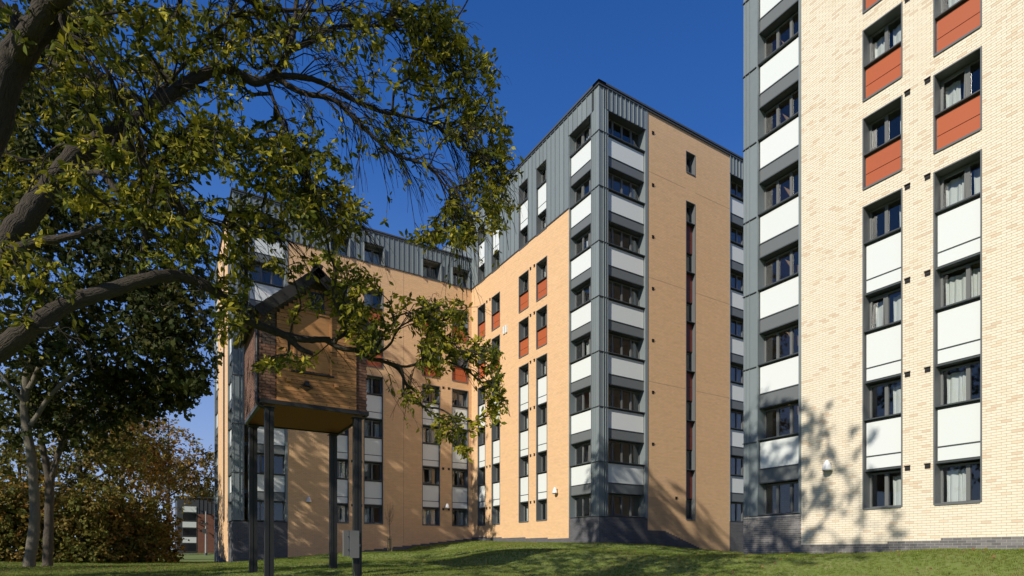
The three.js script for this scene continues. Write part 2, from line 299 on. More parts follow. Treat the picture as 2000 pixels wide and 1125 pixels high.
// ---------------------------------------------------------------- the tan brick block with its two wings
const HT = 1.92, uT = 19.5, vT = 23.3, vL = 37.5, uL = 3.83, roofT = 24.25, roofL = 21.17, farU = 32.4, farV = 50.3;
const block = thing('residential_block', 'tan brick residential block with grey zinc top floors, two wings meeting in an inner corner', 'building', P(uT, vT, 0.3));
{
  const litT = face('u', uT, vL, block), endT = face('v', uT, vT, block), frontL = face('v', uL, vL, block), endL = face('u', uL, farV, block);
  const zT = HT + 6 * SH + 0.03, thick = 0.35, W = vL - vT;
  // --- tall wing, sunlit long wall: s = vL - v
  const sBay0 = vL - 25.83, sBay1 = vL - 23.88, cols = [[36.56, 35.44, 0.55], [34.56, 33.42, 0.45], [31.08, 29.93, 0.55], [29.1, 27.95, 0.45]].map(([a, b, c]) => [vL - a, a - b, c]);
  let holes = cols.flatMap(([s, w]) => columnHoles(s, w, HT));
  const steps = [[0, 1.125], [2.2, 1.05], [4.3, 0.975], [7.2, 0.9], [9.6, 0.825]];
  const stepLine = []; steps.forEach(([s, h], i) => { stepLine.push([s, h], [steps[i + 1]?.[0] ?? sBay0 - 0.04, h]); });
  wall('brick_wall', litT, [...stepLine, [sBay0 - 0.04, zT], [0, zT]], holes, thick, M.tanBrick);
  wall('plinth', litT, [[0, -0.6], [W, -0.6], [W, HT - 0.03], [sBay0 - 0.04, HT - 0.03], ...[...stepLine].reverse()], [], thick, M.darkBrick);
  const zHoles = cols.map(([s, w]) => [s, s + w, HT + 6 * SH, HT + 7 * SH + winH]);
  wall('zinc_backing', litT, [[0, zT], [sBay0 - 0.04, zT], [sBay0 - 0.04, HT + 7 * SH + winH], [W - 0.4, HT + 7 * SH + winH], [W - 0.4, roofT], [0, roofT]], zHoles.map((o) => [o[0], o[1], o[2] + 0.04, o[3]]), thick, M.trim);
  trays(litT, 0, sBay0 - 0.04, zT + 0.06, roofT, zHoles);
  trays(litT, sBay0 - 0.04, W - 0.56, HT + 7 * SH + winH + 0.002, roofT);
  piece('zinc_flashing', litT, 0, sBay0 - 0.04, zT + 0.002, zT + 0.058, 0, 0.05, M.trim);
  for (const [s, w, b] of cols) column(litT, s, w, HT, b, { zincStoreys: 2 });
  bay(litT, sBay0, sBay1, HT, 8, [0.36, 0.68], HT + 7 * SH + winH, (k) => rnd() < 0.4 ? [[0.4, 0.62]] : []);
  for (const [s, pairs] of [[vL - 35.22, 6], [vL - 34.78, 6], [vL - 29.72, 6], [vL - 29.3, 6]]) vents(litT, s, Array.from({ length: pairs }, (_, k) => HT + 1.16 + k * SH));
  // --- tall wing, end wall towards the lawn: s = u - uT
  const e0 = 20.07 - uT, e1 = 22.78 - uT, g0 = 25.93 - uT, g1 = 26.72 - uT, x0 = 29.75 - uT, x1 = 32.1 - uT;
  const eSteps = [[e1 + 0.16, 1.24]]; for (let i = 0; i < 17; i++) eSteps.push([4.85 + i * 0.225, 1.165 - i * 0.075]);
  const eLine = []; eSteps.forEach(([s, h], i) => eLine.push([s, h], [Math.min(eSteps[i + 1]?.[0] ?? x0, x0), h]));
  wall('brick_wall', endT, [...eLine, [x0 - 0.001, roofT], [e1 + 0.16, roofT]], [[g0, g1, HT, HT + 6 * SH + winH], [g0, g1, HT + 7 * SH, HT + 7 * SH + winH]], thick, M.tanBrick);
  wall('plinth', endT, [[thick, -0.9], [farU - uT, -0.9], [farU - uT, HT - 0.03], [x0, HT - 0.03], ...[...eLine].reverse(), [e1 + 0.16, HT - 0.03], [thick, HT - 0.03]], [], thick, M.darkBrick);
  piece('zinc_jamb_panel', endT, e1, e1 + 0.158, HT - 0.02, roofT, -bayRecess - 0.1, 0.03, M.zinc[1]);
  trays(endT, 0.56, e1, HT + 7 * SH + winH + 0.002, roofT, [], 0.3);
  trays(endT, x0 + 0.002, farU - uT, HT + 7 * SH + winH + 0.002, roofT, [], 0.3);
  piece('zinc_backing', endT, 0.4, e1, HT + 7 * SH + winH, roofT, -thick, 0, M.trim);
  piece('zinc_backing', endT, x0, farU - uT, HT + 7 * SH + winH, roofT, -thick, 0, M.trim);
  piece('zinc_backing', endT, x1, farU - uT, HT, HT + 7 * SH + winH, -thick, 0, M.zinc[0]);
  bay(endT, e0, e1, HT, 8, [0.25, 0.5, 0.75], HT + 7 * SH + winH, (k) => rnd() < 0.5 ? [[0.78, 0.97]] : []);
  bay(endT, x0, x1, HT, 8, [0.25, 0.5, 0.75], HT + 7 * SH + winH, () => []);
  lining(endT, [g0, g1, HT, HT + 6 * SH + winH], 0.015); lining(endT, [g0, g1, HT + 7 * SH, HT + 7 * SH + winH], 0.015);
  for (let k = 0; k < 8; k++) {
    windowUnit(endT, g0 + 0.036, HT + k * SH + 0.036, g1 - g0 - 0.072, winH - 0.08, 0.3, [], []);
    if (k && k < 7) {
      const sill = HT + k * SH, low = sill - SH + winH;
      piece('spandrel_back', endT, g0 + 0.035, g1 - 0.035, low, sill - 0.002, -recess, -0.205, M.trim);
      piece('red_panel', endT, g0 + 0.04, g1 - 0.04, sill - 0.84, sill - 0.03, -0.205, -0.18, M.darkRed); piece('red_panel', endT, g0 + 0.04, g1 - 0.04, low + 0.02, sill - 0.852, -0.205, -0.18, M.darkRed);
    }
  }
  vents(endT, 23.33 - uT, [5.98, 8.83, 11.68, 14.53, 17.38, 20.23, 23.1]); vent(endT, 25.15 - uT, 3.1);
  M.joint = std(lin(0.36, 0.25, 0.15), 0.9);
  for (const h of [20.9, 15.1, 9.4]) { piece('movement_joint', endT, e1 + 0.17, g0 - 0.02, h, h + 0.022, -0.01, 0.002, M.joint); piece('movement_joint', endT, g1 + 0.02, x0 - 0.01, h, h + 0.022, -0.01, 0.002, M.joint); }
  corner(block, uT, vT, 0.56, 0.57, HT, 8, roofT);
  // --- low wing, wall towards the lawn: s = u - uL
  const fc = [[9.42, 10.6, 0.5], [11.58, 12.88, 0.5], [15.66, 17.0, 0.55], [17.92, 19.22, 0.5]].map(([a, b, c]) => [a - uL, b - a, c]);
  const b0 = 4.66 - uL, b1 = 6.76 - uL, LW = uT - uL, lSteps = [[b1 + 0.1, -0.25]]; for (let i = 0; i < 17; i++) lSteps.push([4.5 + i * 0.655, -0.18 + i * 0.075]);
  const lLine = []; lSteps.forEach(([s, h], i) => lLine.push([s, h], [Math.min(lSteps[i + 1]?.[0] ?? LW, LW), h]));
  wall('brick_wall', frontL, [...lLine, [LW, zT], [b1 + 0.1, zT]], fc.flatMap(([s, w]) => columnHoles(s, w, HT)), thick, M.tanBrick);
  wall('plinth', frontL, [[thick, -1.4], [LW, -1.4], ...[...lLine].reverse(), [b1 + 0.1, HT - 0.06], [thick, HT - 0.06]], [], thick, M.darkBrick);
  const lz = fc.map(([s, w]) => [s, s + w, HT + 6 * SH, HT + 6 * SH + winH]), topL = HT + 6 * SH + winH;
  wall('zinc_backing', frontL, [[b1, zT], [LW, zT], [LW, roofL], [0.4, roofL], [0.4, topL], [b1, topL]], lz.map((o) => [o[0], o[1], o[2] + 0.04, o[3]]), thick, M.trim);
  trays(frontL, b1, LW, zT + 0.06, roofL, lz, 0.33); trays(frontL, 0.56, b1, topL + 0.002, roofL, [], 0.33);
  piece('zinc_flashing', frontL, b1 + 0.1, LW, zT + 0.002, zT + 0.058, 0, 0.05, M.trim);
  for (const [s, w, b] of fc) column(frontL, s, w, HT, b, { zincStoreys: 1, tone: 1 });
  for (const [s, w] of fc) { piece('window_fin', frontL, s - 0.05, s - 0.001, HT + 6 * SH, topL + 0.02, 0, 0.16, M.zinc[1]); piece('window_fin', frontL, s + w + 0.001, s + w + 0.05, HT + 6 * SH, topL + 0.02, 0, 0.16, M.zinc[1]); piece('window_hood', frontL, s - 0.05, s + w + 0.05, topL + 0.022, topL + 0.06, 0, 0.17, M.trim); }
  piece('zinc_jamb_panel', frontL, b1, b1 + 0.099, HT - 0.02, zT, -bayRecess - 0.1, 0.03, M.zinc[1]);
  bay(frontL, b0, b1, HT, 7, [0.33, 0.66], topL, (k) => []);
  for (const s of [10.82, 11.4, 17.25, 17.68]) vents(frontL, s - uL, Array.from({ length: 6 }, (_, k) => HT + 1.16 + k * SH));
  piece('movement_joint', frontL, 14.3 - uL, 14.322 - uL, 0.7, zT, -0.01, 0.002, M.joint);
  corner(block, uL, vL, 0.6, 0.57, HT, 7, roofL);
  // --- low wing, sunlit end wall at the far left: s = farV - v
  const q1 = farV - 38.1, q0 = farV - 40.2, LWd = farV - vL, n0 = farV - 43.2, n1 = farV - 42.3, z0 = 0.7, z1 = farV - 47;
  const nSteps = [[z1, -0.2], [z1 + 1.6, -0.35], [z1 + 3.4, -0.45], [z1 + 5.2, -0.52]], nLine = []; nSteps.forEach(([s, h], i) => nLine.push([s, h], [nSteps[i + 1]?.[0] ?? q0, h]));
  wall('brick_wall', endL, [...nLine, [q0, roofL], [z1, roofL]], [[n0, n1, HT + 0.2, topL]], thick, M.tanBrick);
  wall('plinth', endL, [[0, -1.4], [LWd, -1.4], [LWd, HT - 0.06], [q0, HT - 0.06], ...[...nLine].reverse(), [z1, HT - 0.06], [0, HT - 0.06]], [], thick, M.darkBrick);
  lining(endL, [n0, n1, HT + 0.2, topL]); piece('slot_back', endL, n0, n1, HT + 0.2, topL, -0.42, -0.37, M.darkRed);
  bay(endL, q0, q1, HT, 7, [0.36, 0.68], topL); bay(endL, z0, z1, HT, 7, [0.25, 0.5, 0.75], topL);
  trays(endL, q0, LWd - 0.57, topL + 0.002, roofL, [], 0.33); trays(endL, 0, z1, topL + 0.002, roofL, [], 0.33);
  piece('zinc_backing', endL, q0, LWd - 0.4, topL, roofL, -thick, 0, M.trim); piece('zinc_backing', endL, 0, z1, topL, roofL, -thick, 0, M.trim); piece('zinc_backing', endL, 0, z0, HT - 0.06, topL, -thick, 0, M.zinc[0]);
  // --- back walls, roofs, floors, rooms
  const inner = (name, u0, u1, v0, v1, h0, h1, mat) => mesh(name, box(u1 - u0, h1 - h0, v1 - v0), mat, block).position.copy(P((u0 + u1) / 2, (v0 + v1) / 2, (h0 + h1) / 2)).sub(block.position);
  inner('back_wall', farU - 0.35, farU, vT + 0.351, farV, -0.9, roofT, M.tanBrick); inner('back_wall', uL + 0.352, farU - 0.352, farV - 0.35, farV - 0.001, -1.4, roofL, M.tanBrick); inner('back_wall', uT, farU - 0.352, farV - 0.35, farV - 0.001, roofL + 0.3, roofT, M.zinc[0]);
  inner('upper_wall', uT, uT + 0.35, vL + 0.002, farV - 0.36, roofL + 0.01, roofT, M.zinc[0]);
  for (let k = 0; k < 8; k++) { const h = HT + k * SH - 0.95; inner('floor_slab', uT + 0.5, farU - 0.36, vT + 0.52, farV - 0.36, h - 0.25, h, M.slab); if (k < 7) inner('floor_slab', uL + 0.52, uT + 0.49, vL + 0.52, farV - 0.36, h - 0.25, h, M.slab); }
  inner('core_wall', uT + 3.6, farU - 3.6, vT + 3.8, farV - 3.6, -0.5, roofT - 0.3, M.inside); inner('core_wall', uL + 3.8, uT + 3.5, vL + 3.8, farV - 3.6, -0.5, roofL - 0.3, M.inside);
  for (const v of [26.4, 29.5, 32.2, 35.0]) inner('room_wall', uT + 0.5, uT + 3.6, v, v + 0.1, 0.3, roofT - 0.3, M.inside);
  for (const u of [7.5, 11.1, 14, 17.4]) inner('room_wall', u, u + 0.1, vL + 0.52, vL + 3.8, -0.4, roofL - 0.3, M.inside);
  for (const u of [23.3, 25.6, 27.1, 29.4]) inner('room_wall', u, u + 0.1, vT + 0.52, vT + 3.8, -0.4, roofT - 0.3, M.inside);
  inner('roof', uT - 0.02, farU + 0.02, vT - 0.02, farV + 0.02, roofT - 0.06, roofT + 0.03, M.coping); inner('roof', uL - 0.02, uT - 0.03, vL - 0.02, farV + 0.02, roofL - 0.06, roofL + 0.03, M.coping);
  piece('coping', litT, 0, W + 0.1, roofT + 0.031, roofT + 0.13, -0.4, 0.1, M.coping); piece('coping', endT, -0.1, farU - uT, roofT + 0.032, roofT + 0.128, -0.4, 0.1, M.coping);
  piece('coping', frontL, -0.1, LW - 0.001, roofL + 0.031, roofL + 0.12, -0.4, 0.1, M.coping); piece('coping', endL, 0, LWd + 0.1, roofL + 0.032, roofL + 0.118, -0.4, 0.1, M.coping);
  piece('gutter', litT, 0, W + 0.06, roofT - 0.09, roofT - 0.03, 0.02, 0.075, M.trim); piece('gutter', endT, -0.06, farU - uT, roofT - 0.092, roofT - 0.032, 0.02, 0.075, M.trim); piece('gutter', frontL, -0.06, LW - 0.002, roofL - 0.09, roofL - 0.03, 0.02, 0.075, M.trim);
  // safety rail on the low roof by the inner corner
  const rl = [bx(0, 1.6, 0.98, 1.02, -0.02, 0.02), bx(0, 1.6, 0.5, 0.53, -0.015, 0.015)]; for (const x of [0, 0.8, 1.58]) rl.push(bx(x, x + 0.04, 0, 1.0, -0.02, 0.02));
  const rail = shade(new THREE.Mesh(merge(rl), M.trimLight)); rail.name = 'safety_rail'; put(rail, frontL, LW - 1.75, roofL + 0.12, -1.2);
  // two small white cases on the sunlit wall
  for (const d of [0, 0.28]) piece('wall_case', litT, vL - 32.95 + d, vL - 32.75 + d, 14.35, 14.85, 0, 0.08, M.white[0]);
}

// ---------------------------------------------------------------- the pale brick tower on the right; its bricks are pieces
const HR = 1.41, vR = 14.63, roofR = 24.2, endR = 1.5;
const tower = thing('residential_tower', 'pale cream brick tower with grey metal corner and orange-red window panels at the right edge', 'building', P(uT, vR, -0.1));
{
  const f = face('u', uT, vR, tower), L = vR - endR, s0 = 0.6, s1 = vR - 12.3, wallS = vR - 12.25, thick = 0.35;
  const cols = [[10.15, 8.97, 0.46], [8.14, 6.96, 0.62], [3.9, 2.75, 0.46]].map(([a, b, c]) => [vR - a, a - b, c]);
  const holesOf = ([s, w]) => [...columnHoles(s, w, HR), [s, s + w, HR + 6 * SH - 1.08, HR + 6 * SH + winH], [s, s + w, HR + 7 * SH - 1.08, HR + 7 * SH + winH]];
  const holes = cols.flatMap(holesOf);
  const steps = [[wallS, 0.285], [vR - 9.4, 0.36], [vR - 7.95, 0.435], [vR - 3, 0.51]];
  const line = []; steps.forEach(([s, h], i) => line.push([s, h], [steps[i + 1]?.[0] ?? L, h]));
  M.mortar = std(lin(0.44, 0.36, 0.255), 0.95); M.mortarGrey = std(lin(0.42, 0.40, 0.37), 0.95);
  const creamWall = wall('brick_wall', f, [...line, [L, roofR], [wallS, roofR]], holes, thick, M.mortar);
  const plinth = wall('plinth', f, [[0, -0.9], [L, -0.9], ...[...line].reverse(), [wallS, HR - 0.03], [0, HR - 0.03]], [], thick, M.mortarGrey);
  // lay bricks: running bond, cut at openings; wall and plinth meshes keep face axes, so bricks are set in (s, h, out)
  const unit = new THREE.BoxGeometry(1, 1, 1);
  function lay(owner, name, rows, mat, tint, parts) {
    const all = [];
    for (const [h, spans, odd] of rows) for (const [a, b] of spans) {
      let x = Math.floor(a / 0.225) * 0.225 - (odd ? 0.1125 : 0);
      for (; x < b; x += 0.225) { const p = Math.max(a + 0.004, x + 0.005), q = Math.min(b - 0.004, x + 0.22); if (q - p > 0.025) all.push([(p + q) / 2, h + 0.0375, q - p]); }
    }
    for (const o of all) {
      const [px, py, F] = project(P(uT, vR - o[0], o[1])); o.seen = px < 2010 && py > -5 && py < 1090; o.F = F; o.col = tint();
      o.m = new THREE.Matrix4().compose(V3(o[0], o[1], 0.0005 + rr(-0.0012, 0.0012)), new THREE.Quaternion().setFromEuler(new THREE.Euler(rr(-0.012, 0.012), rr(-0.006, 0.006), 0)), V3(o[2], 0.0645, 0.0125));
    }
    all.sort((p, q) => (q.seen - p.seen) || p.F - q.F);
    const mats = mat.map((c) => std(c, 0.9, { bumpMap: brickGrain, bumpScale: 0.002 }));
    for (const o of all.slice(0, parts)) { const m = mesh(name, unit, mats[Math.floor(o.col[3] * mats.length)], owner); m.applyMatrix4(o.m); }
    const rest = all.slice(parts), im = shade(new THREE.InstancedMesh(unit, std(0xffffff, 0.9, { bumpMap: brickGrain, bumpScale: 0.002 }), rest.length)); im.name = name + 'work'; im.userData.kind = 'stuff';
    rest.forEach((o, i) => { im.setMatrixAt(i, o.m); im.setColorAt(i, mat[Math.floor(o.col[3] * mat.length)].clone().multiplyScalar(o.col[0])); }); owner.add(im);
  }
  const brickGrain = specks(31, 60, 230, 16); brickGrain.repeat.set(1, 0.3);
  const spansAt = (h, base) => { const mid = h + 0.0375; let sp = base(mid); for (const o of holes) if (mid > o[2] - 0.03 && mid < o[3] + 0.01) sp = sp.flatMap(([a, b]) => o[0] >= b || o[1] <= a ? [[a, b]] : [[a, o[0]], [o[1], b]].filter(([p, q]) => q - p > 0.02)); return sp; };
  const rows = [], dark = []; let odd = false;
  const stepAt = (s) => { let h = 0; for (const [a, b] of steps) if (s >= a - 1e-6) h = b; return h; };
  for (let h = -0.24; h < roofR - 0.08; h += 0.075, odd = !odd) {
    const mid = h + 0.0375, edges = steps.map(([s, hh], i) => [s, steps[i + 1]?.[0] ?? L, hh]);
    const pale = edges.filter((e) => mid > e[2]).map(([a, b]) => [a, b]), low = edges.filter((e) => mid < e[2]).map(([a, b]) => [a, b]);
    const join = (sp) => { const o = []; for (const [a, b] of sp) { if (o.length && Math.abs(o[o.length - 1][1] - a) < 1e-6) o[o.length - 1][1] = b; else o.push([a, b]); } return o; };
    if (pale.length) rows.push([h, spansAt(h, () => join(pale)), odd]);
    const d = []; if (mid < HR - 0.05) d.push([0, wallS]); d.push(...low); if (d.length) dark.push([h, join(d), odd]);
  }
  const cream = [...Array(5).fill([0.81, 0.73, 0.57]), ...Array(4).fill([0.80, 0.715, 0.55]), ...Array(5).fill([0.815, 0.74, 0.585]), ...Array(4).fill([0.805, 0.72, 0.56]), [0.785, 0.69, 0.52], [0.75, 0.63, 0.46], [0.70, 0.565, 0.41]].map((c) => lin(...c));
  lay(creamWall, 'brick', rows, cream, () => [rr(0.98, 1.02), 0, 0, rnd()], 300);
  const grey = [[0.165, 0.158, 0.155], [0.185, 0.176, 0.17], [0.14, 0.135, 0.133], [0.21, 0.198, 0.19]].map((c) => lin(...c));
  lay(plinth, 'brick', dark, grey, () => [rr(0.88, 1.12), 0, 0, rnd()], 300);
  // openings
  const drape1 = [[[0.55, 0.95]], [[0.55, 0.95]], [[0.08, 0.42], [0.56, 0.95]], [[0.72, 0.95]], [[0.74, 0.95]], [[0.05, 0.4], [0.55, 0.95]], [[0.05, 0.4]], []];
  const drape2 = [[[0.07, 0.56]], [[0.07, 0.57]], [[0.04, 0.95]], [[0.05, 0.58], [0.68, 0.95]], [[0.05, 0.38]], [[0.1, 0.5]], [], []];
  cols.forEach(([s, w, b], i) => {
    for (const o of holesOf([s, w])) lining(f, o, 0.022);
    for (let k = 0; k < 8; k++) {
      const sill = HR + k * SH;
      windowUnit(f, s + 0.036, sill + 0.036, w - 0.072, winH - 0.08, recess, [b], [drape1, drape2, drape1][i][k], 0, (i === 0 && k === 2) || (i === 1 && (k === 3 || k === 4)) ? 0 : -1);
      if (k >= 1 && k <= 3) palePair(f, s, w, sill); if (k > 3) redPair(f, s, w, sill);
    }
  });
  bay(f, s0, s1, HR, 8, [0.335, 0.665], roofR - 0.9);
  corner(tower, uT, vR - 0.59, 0.6, 0.59, HR, 8, roofR, false);
  trays(f, 0.59, wallS, roofR - 0.898, roofR); piece('zinc_backing', f, 0.4, wallS, roofR - 0.9, roofR, -thick, 0, M.trim);
  piece('zinc_jamb_panel', f, s1, wallS - 0.001, HR - 0.02, roofR, -bayRecess - 0.1, 0.03, M.zinc[0]);
  for (const v of [8.83, 8.29]) vents(f, vR - v, Array.from({ length: 7 }, (_, k) => 2.57 + k * SH));
  const inner = (name, u0, u1, v0, v1, h0, h1, mat) => mesh(name, box(u1 - u0, h1 - h0, v1 - v0), mat, tower).position.copy(P((u0 + u1) / 2, (v0 + v1) / 2, (h0 + h1) / 2)).sub(tower.position);
  inner('side_wall', uT + 0.62, farU, vR - 0.35, vR - 0.02, -0.9, roofR, M.tanBrick); inner('side_wall', uT + 0.36, farU, endR, endR + 0.35, -0.9, roofR, M.tanBrick); inner('back_wall', farU - 0.35, farU - 0.001, endR + 0.352, vR - 0.352, -0.9, roofR, M.tanBrick);
  for (let k = 0; k < 8; k++) { const h = HR + k * SH - 0.95; inner('floor_slab', uT + 0.52, farU - 0.36, endR + 0.36, vR - 0.62, h - 0.25, h, M.slab); }
  inner('core_wall', uT + 4, farU - 3.6, endR + 0.4, vR - 0.65, -0.5, roofR - 0.3, M.inside);
  for (const v of [12.1, 8.5, 5]) inner('room_wall', uT + 0.5, uT + 4, v, v + 0.1, -0.3, roofR - 0.3, M.inside);
  inner('roof', uT - 0.02, farU + 0.02, endR, vR + 0.02, roofR + 0.002, roofR + 0.08, M.coping); piece('coping', f, -0.1, L, roofR + 0.081, roofR + 0.18, -0.4, 0.1, M.coping);
}

// ---------------------------------------------------------------- wall lamps
function wallLamp(f0, s, h, label) {
  const pos = f0.kind === 'u' ? P(f0.u, f0.v - s, h) : P(f0.u + s, f0.v, h);
  const g = thing('wall_lamp', label, 'lamp', pos, 'white wall lamps'); g.rotation.y = f0.rot;
  const prof = [[0, 0.36], [0.05, 0.34], [0.1, 0.25], [0.145, 0.12], [0.165, 0.03], [0.15, 0], [0, 0]].map(([x, y]) => new THREE.Vector2(x, y));
  const sh = mesh('shade', new THREE.LatheGeometry(prof, 20), M.opal, g); sh.position.set(0, -0.16, 0.15); sh.scale.z = 0.9;
  mesh('bracket', merge([bx(-0.07, 0.07, -0.12, 0.1, 0.001, 0.03), bx(-0.03, 0.03, -0.08, 0.04, 0.03, 0.14)]), M.trimLight, g);
  mesh('lower_ring', new THREE.CylinderGeometry(0.135, 0.13, 0.03, 20), M.trimLight, g).position.set(0, -0.176, 0.15);
}
wallLamp(face('u', uT, vR), vR - 11.24, 2.95, 'white conical wall lamp on cream brick of right tower');
wallLamp(face('u', uT, vL), vL - 26.98, 3.55, 'white conical wall lamp on sunlit tan wall beside metal corner');
wallLamp(face('v', uL, vL), 8.07 - uL, 3.3, 'white conical wall lamp seen between legs of bat house');
wallLamp(face('v', uL, vL), 17.5 - uL, 3.3, 'white conical wall lamp between paired windows near inner corner');

// ---------------------------------------------------------------- bat house on four posts
const G = (u, v) => P(u, v, groundH(u, v));
const woodTex = (() => { const n = noise2(41); return tex(512, 512, (i, j) => {
  const g = n(i / 90, j / 5, 256) * 0.5 + n(i / 40, j / 1.6) * 0.35 + 0.15 * n(i / 3, j / 2), b = 0.72 + 0.42 * g;
  return [toS(0.47 * b), toS(0.225 * b), toS(0.085 * b * b)]; }, true, 1, 1); })();
{
  const u0 = 2.15, v0 = 15.1, Wd = 2.62, Dp = 2.86, hb = 3.72, he = 5.95, ridge = 7.12, mid = Wd / 2;
  const g = thing('bat_house', 'timber and brick bat house with pitched roof raised on four dark posts', 'bat house', G(u0 + mid, v0 + Dp / 2));
  const f = face('v', u0, v0, g), side = face('u', u0, v0 + Dp, g);
  const boardMats = [0.8, 1, 1.18, 0.92].map((k) => { const t = woodTex.clone(); t.offset.set(rnd(), rnd()); t.repeat.set(0.8, 1.5); t.needsUpdate = true; return std(lin(k, k, k), 0.75, { map: t }); });
  const steel = std(lin(0.017, 0.016, 0.015), 0.6);
  // posts: hollow square section with a welded seam face and a base plate
  for (const [pu, pv] of [[0.2, 0.12], [Wd - 0.25, 0.12], [0.18, Dp - 0.18], [Wd - 0.22, Dp - 0.18]]) {
    const gh = groundH(u0 + pu, v0 + pv), H = hb - 0.16 - gh + 0.3;
    const m = mesh('post', merge([bx(-0.085, 0.085, 0, H, -0.1, -0.012), bx(-0.085, 0.085, 0, H, 0.012, 0.1), bx(-0.07, 0.07, 0, H, -0.012, 0.012), bx(-0.15, 0.15, 0.3, 0.32, -0.15, 0.15), bx(-0.14, 0.14, H - 0.015, H, -0.14, 0.14)]), steel, g);
    m.position.copy(P(u0 + pu, v0 + pv, gh - 0.3)).sub(g.position); m.rotation.y = Math.PI / 2;
  }
  // base frame and timber underside
  piece('base_frame', f, -0.02, Wd + 0.02, hb - 0.1, hb, -0.02, 0.03, steel); piece('base_frame', f, -0.02, Wd + 0.02, hb - 0.1, hb, -Dp, -Dp + 0.05, steel);
  piece('base_frame', side, 0.051, Dp - 0.021, hb - 0.1, hb, -0.06, 0.025, std(lin(0.16, 0.17, 0.18), 0.4, { metalness: 0.5 })); piece('base_frame', f, Wd - 0.04, Wd + 0.02, hb - 0.1, hb, -Dp + 0.051, -0.021, steel);
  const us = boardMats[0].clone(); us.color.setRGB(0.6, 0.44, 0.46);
  for (let k = 0; k < 14; k++) piece('soffit_board', f, 0.02, Wd - 0.05, hb - 0.07, hb - 0.05, -Dp + 0.06 + k * 0.194, -Dp + 0.06 + k * 0.194 + 0.19, us);
  // inner box so that nothing shows through
  const core = new THREE.Shape([[0.02, hb], [Wd - 0.02, hb], [Wd - 0.02, he - 0.02], [mid, ridge - 0.12], [0.02, he - 0.02]].map(([x, y]) => new THREE.Vector2(x, y)));
  const cg = new THREE.ExtrudeGeometry(core, { depth: Dp - 0.1, bevelEnabled: false }); cg.translate(0, 0, -Dp + 0.03); const cm = shade(new THREE.Mesh(cg, std(lin(0.12, 0.10, 0.085), 0.95))); cm.name = 'shell'; put(cm, f, 0, 0, 0);
  // bricks: piers and gable edge on the front
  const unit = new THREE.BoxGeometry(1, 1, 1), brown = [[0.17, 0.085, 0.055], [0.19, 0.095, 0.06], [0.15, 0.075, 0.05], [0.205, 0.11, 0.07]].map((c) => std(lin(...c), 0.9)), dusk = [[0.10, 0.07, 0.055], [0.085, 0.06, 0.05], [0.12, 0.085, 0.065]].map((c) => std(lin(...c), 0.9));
  const topAt = (s) => he + (ridge - he) * (1 - Math.abs(s - mid) / mid) - 0.05, pier = 0.36, inset = (s) => topAt(s) - 0.3;
  const brick = (x0, x1, h, mats) => { const m = mesh('brick', unit, mats[Math.floor(rnd() * mats.length)], g); m.rotation.y = f.rot; m.scale.set(x1 - x0, 0.064, 0.03); put(m, f, (x0 + x1) / 2, h + 0.0375, -0.06 + rr(-0.002, 0.002)); };
  let odd = 0;
  for (let h = hb + 0.002; h < ridge - 0.12; h += 0.075, odd ^= 1) for (let x = -0.1125 * odd; x < Wd; x += 0.225) {
    for (const [a, b] of [[0.005, pier], [Wd - 0.3, Wd - 0.005], [pier, Wd - 0.3]]) {
      let p = Math.max(a + 0.003, x + 0.005), q = Math.min(b - 0.003, x + 0.22); if (q - p < 0.03) continue;
      const m = (p + q) / 2; if (h + 0.07 > Math.min(topAt(p), topAt(q)) + 0.04) continue;
      if (a === pier && h < inset(m)) continue;
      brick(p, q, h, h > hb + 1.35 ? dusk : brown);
    }
  }
  // left side wall: brick courses
  { const list = []; odd = 0; for (let h = hb + 0.002; h < he - 0.1; h += 0.075, odd ^= 1) for (let x = -0.1125 * odd; x < Dp; x += 0.225) { const p = Math.max(0.06, x + 0.005), q = Math.min(Dp - 0.03, x + 0.22); if (q - p > 0.03) list.push([p, q, h]); }
    const im = shade(new THREE.InstancedMesh(unit, std(0xffffff, 0.9), list.length)); im.name = 'side_brickwork'; im.userData.kind = 'stuff'; const o = new THREE.Object3D();
    list.forEach(([p, q, h], i) => { o.position.set((p + q) / 2, h + 0.0375, rr(-0.002, 0.002)); o.scale.set(q - p, 0.064, 0.03); o.updateMatrix(); im.setMatrixAt(i, o.matrix); im.setColorAt(i, lin(0.17, 0.09, 0.06).multiplyScalar(rr(0.75, 1.15))); }); put(im, side, 0, 0, 0.01); }
  // timber boards, each a piece, cut to the gable
  for (let k = 0, h = hb + 0.01; h < ridge - 0.5; k++, h += 0.094) {
    let a = pier + 0.004, b = Wd - 0.304; const lim = (ridge - 0.35 - h - 0.09) / (ridge - he) * mid; a = Math.max(a, mid - lim); b = Math.min(b, mid + lim); if (b - a < 0.12) break;
    const m = shade(new THREE.Mesh(box(b - a, 0.0855, 0.03), boardMats[Math.floor(rnd() * 4)])); m.name = 'board'; put(m, f, (a + b) / 2, h + 0.047, -0.03 + rr(-0.002, 0.002));
    for (let q = 0; q < 4; q++) if (rnd() < 0.75) { const kn = mesh('knot', new THREE.CylinderGeometry(0.013, 0.013, 0.002, 7), M.darkKnot ??= std(lin(0.07, 0.035, 0.018), 0.9), m); kn.rotation.x = Math.PI / 2; kn.position.set(rr(-0.45, 0.45) * (b - a), rr(-0.03, 0.03), 0.0155); kn.scale.set(1.4, 1, 1); }
  }
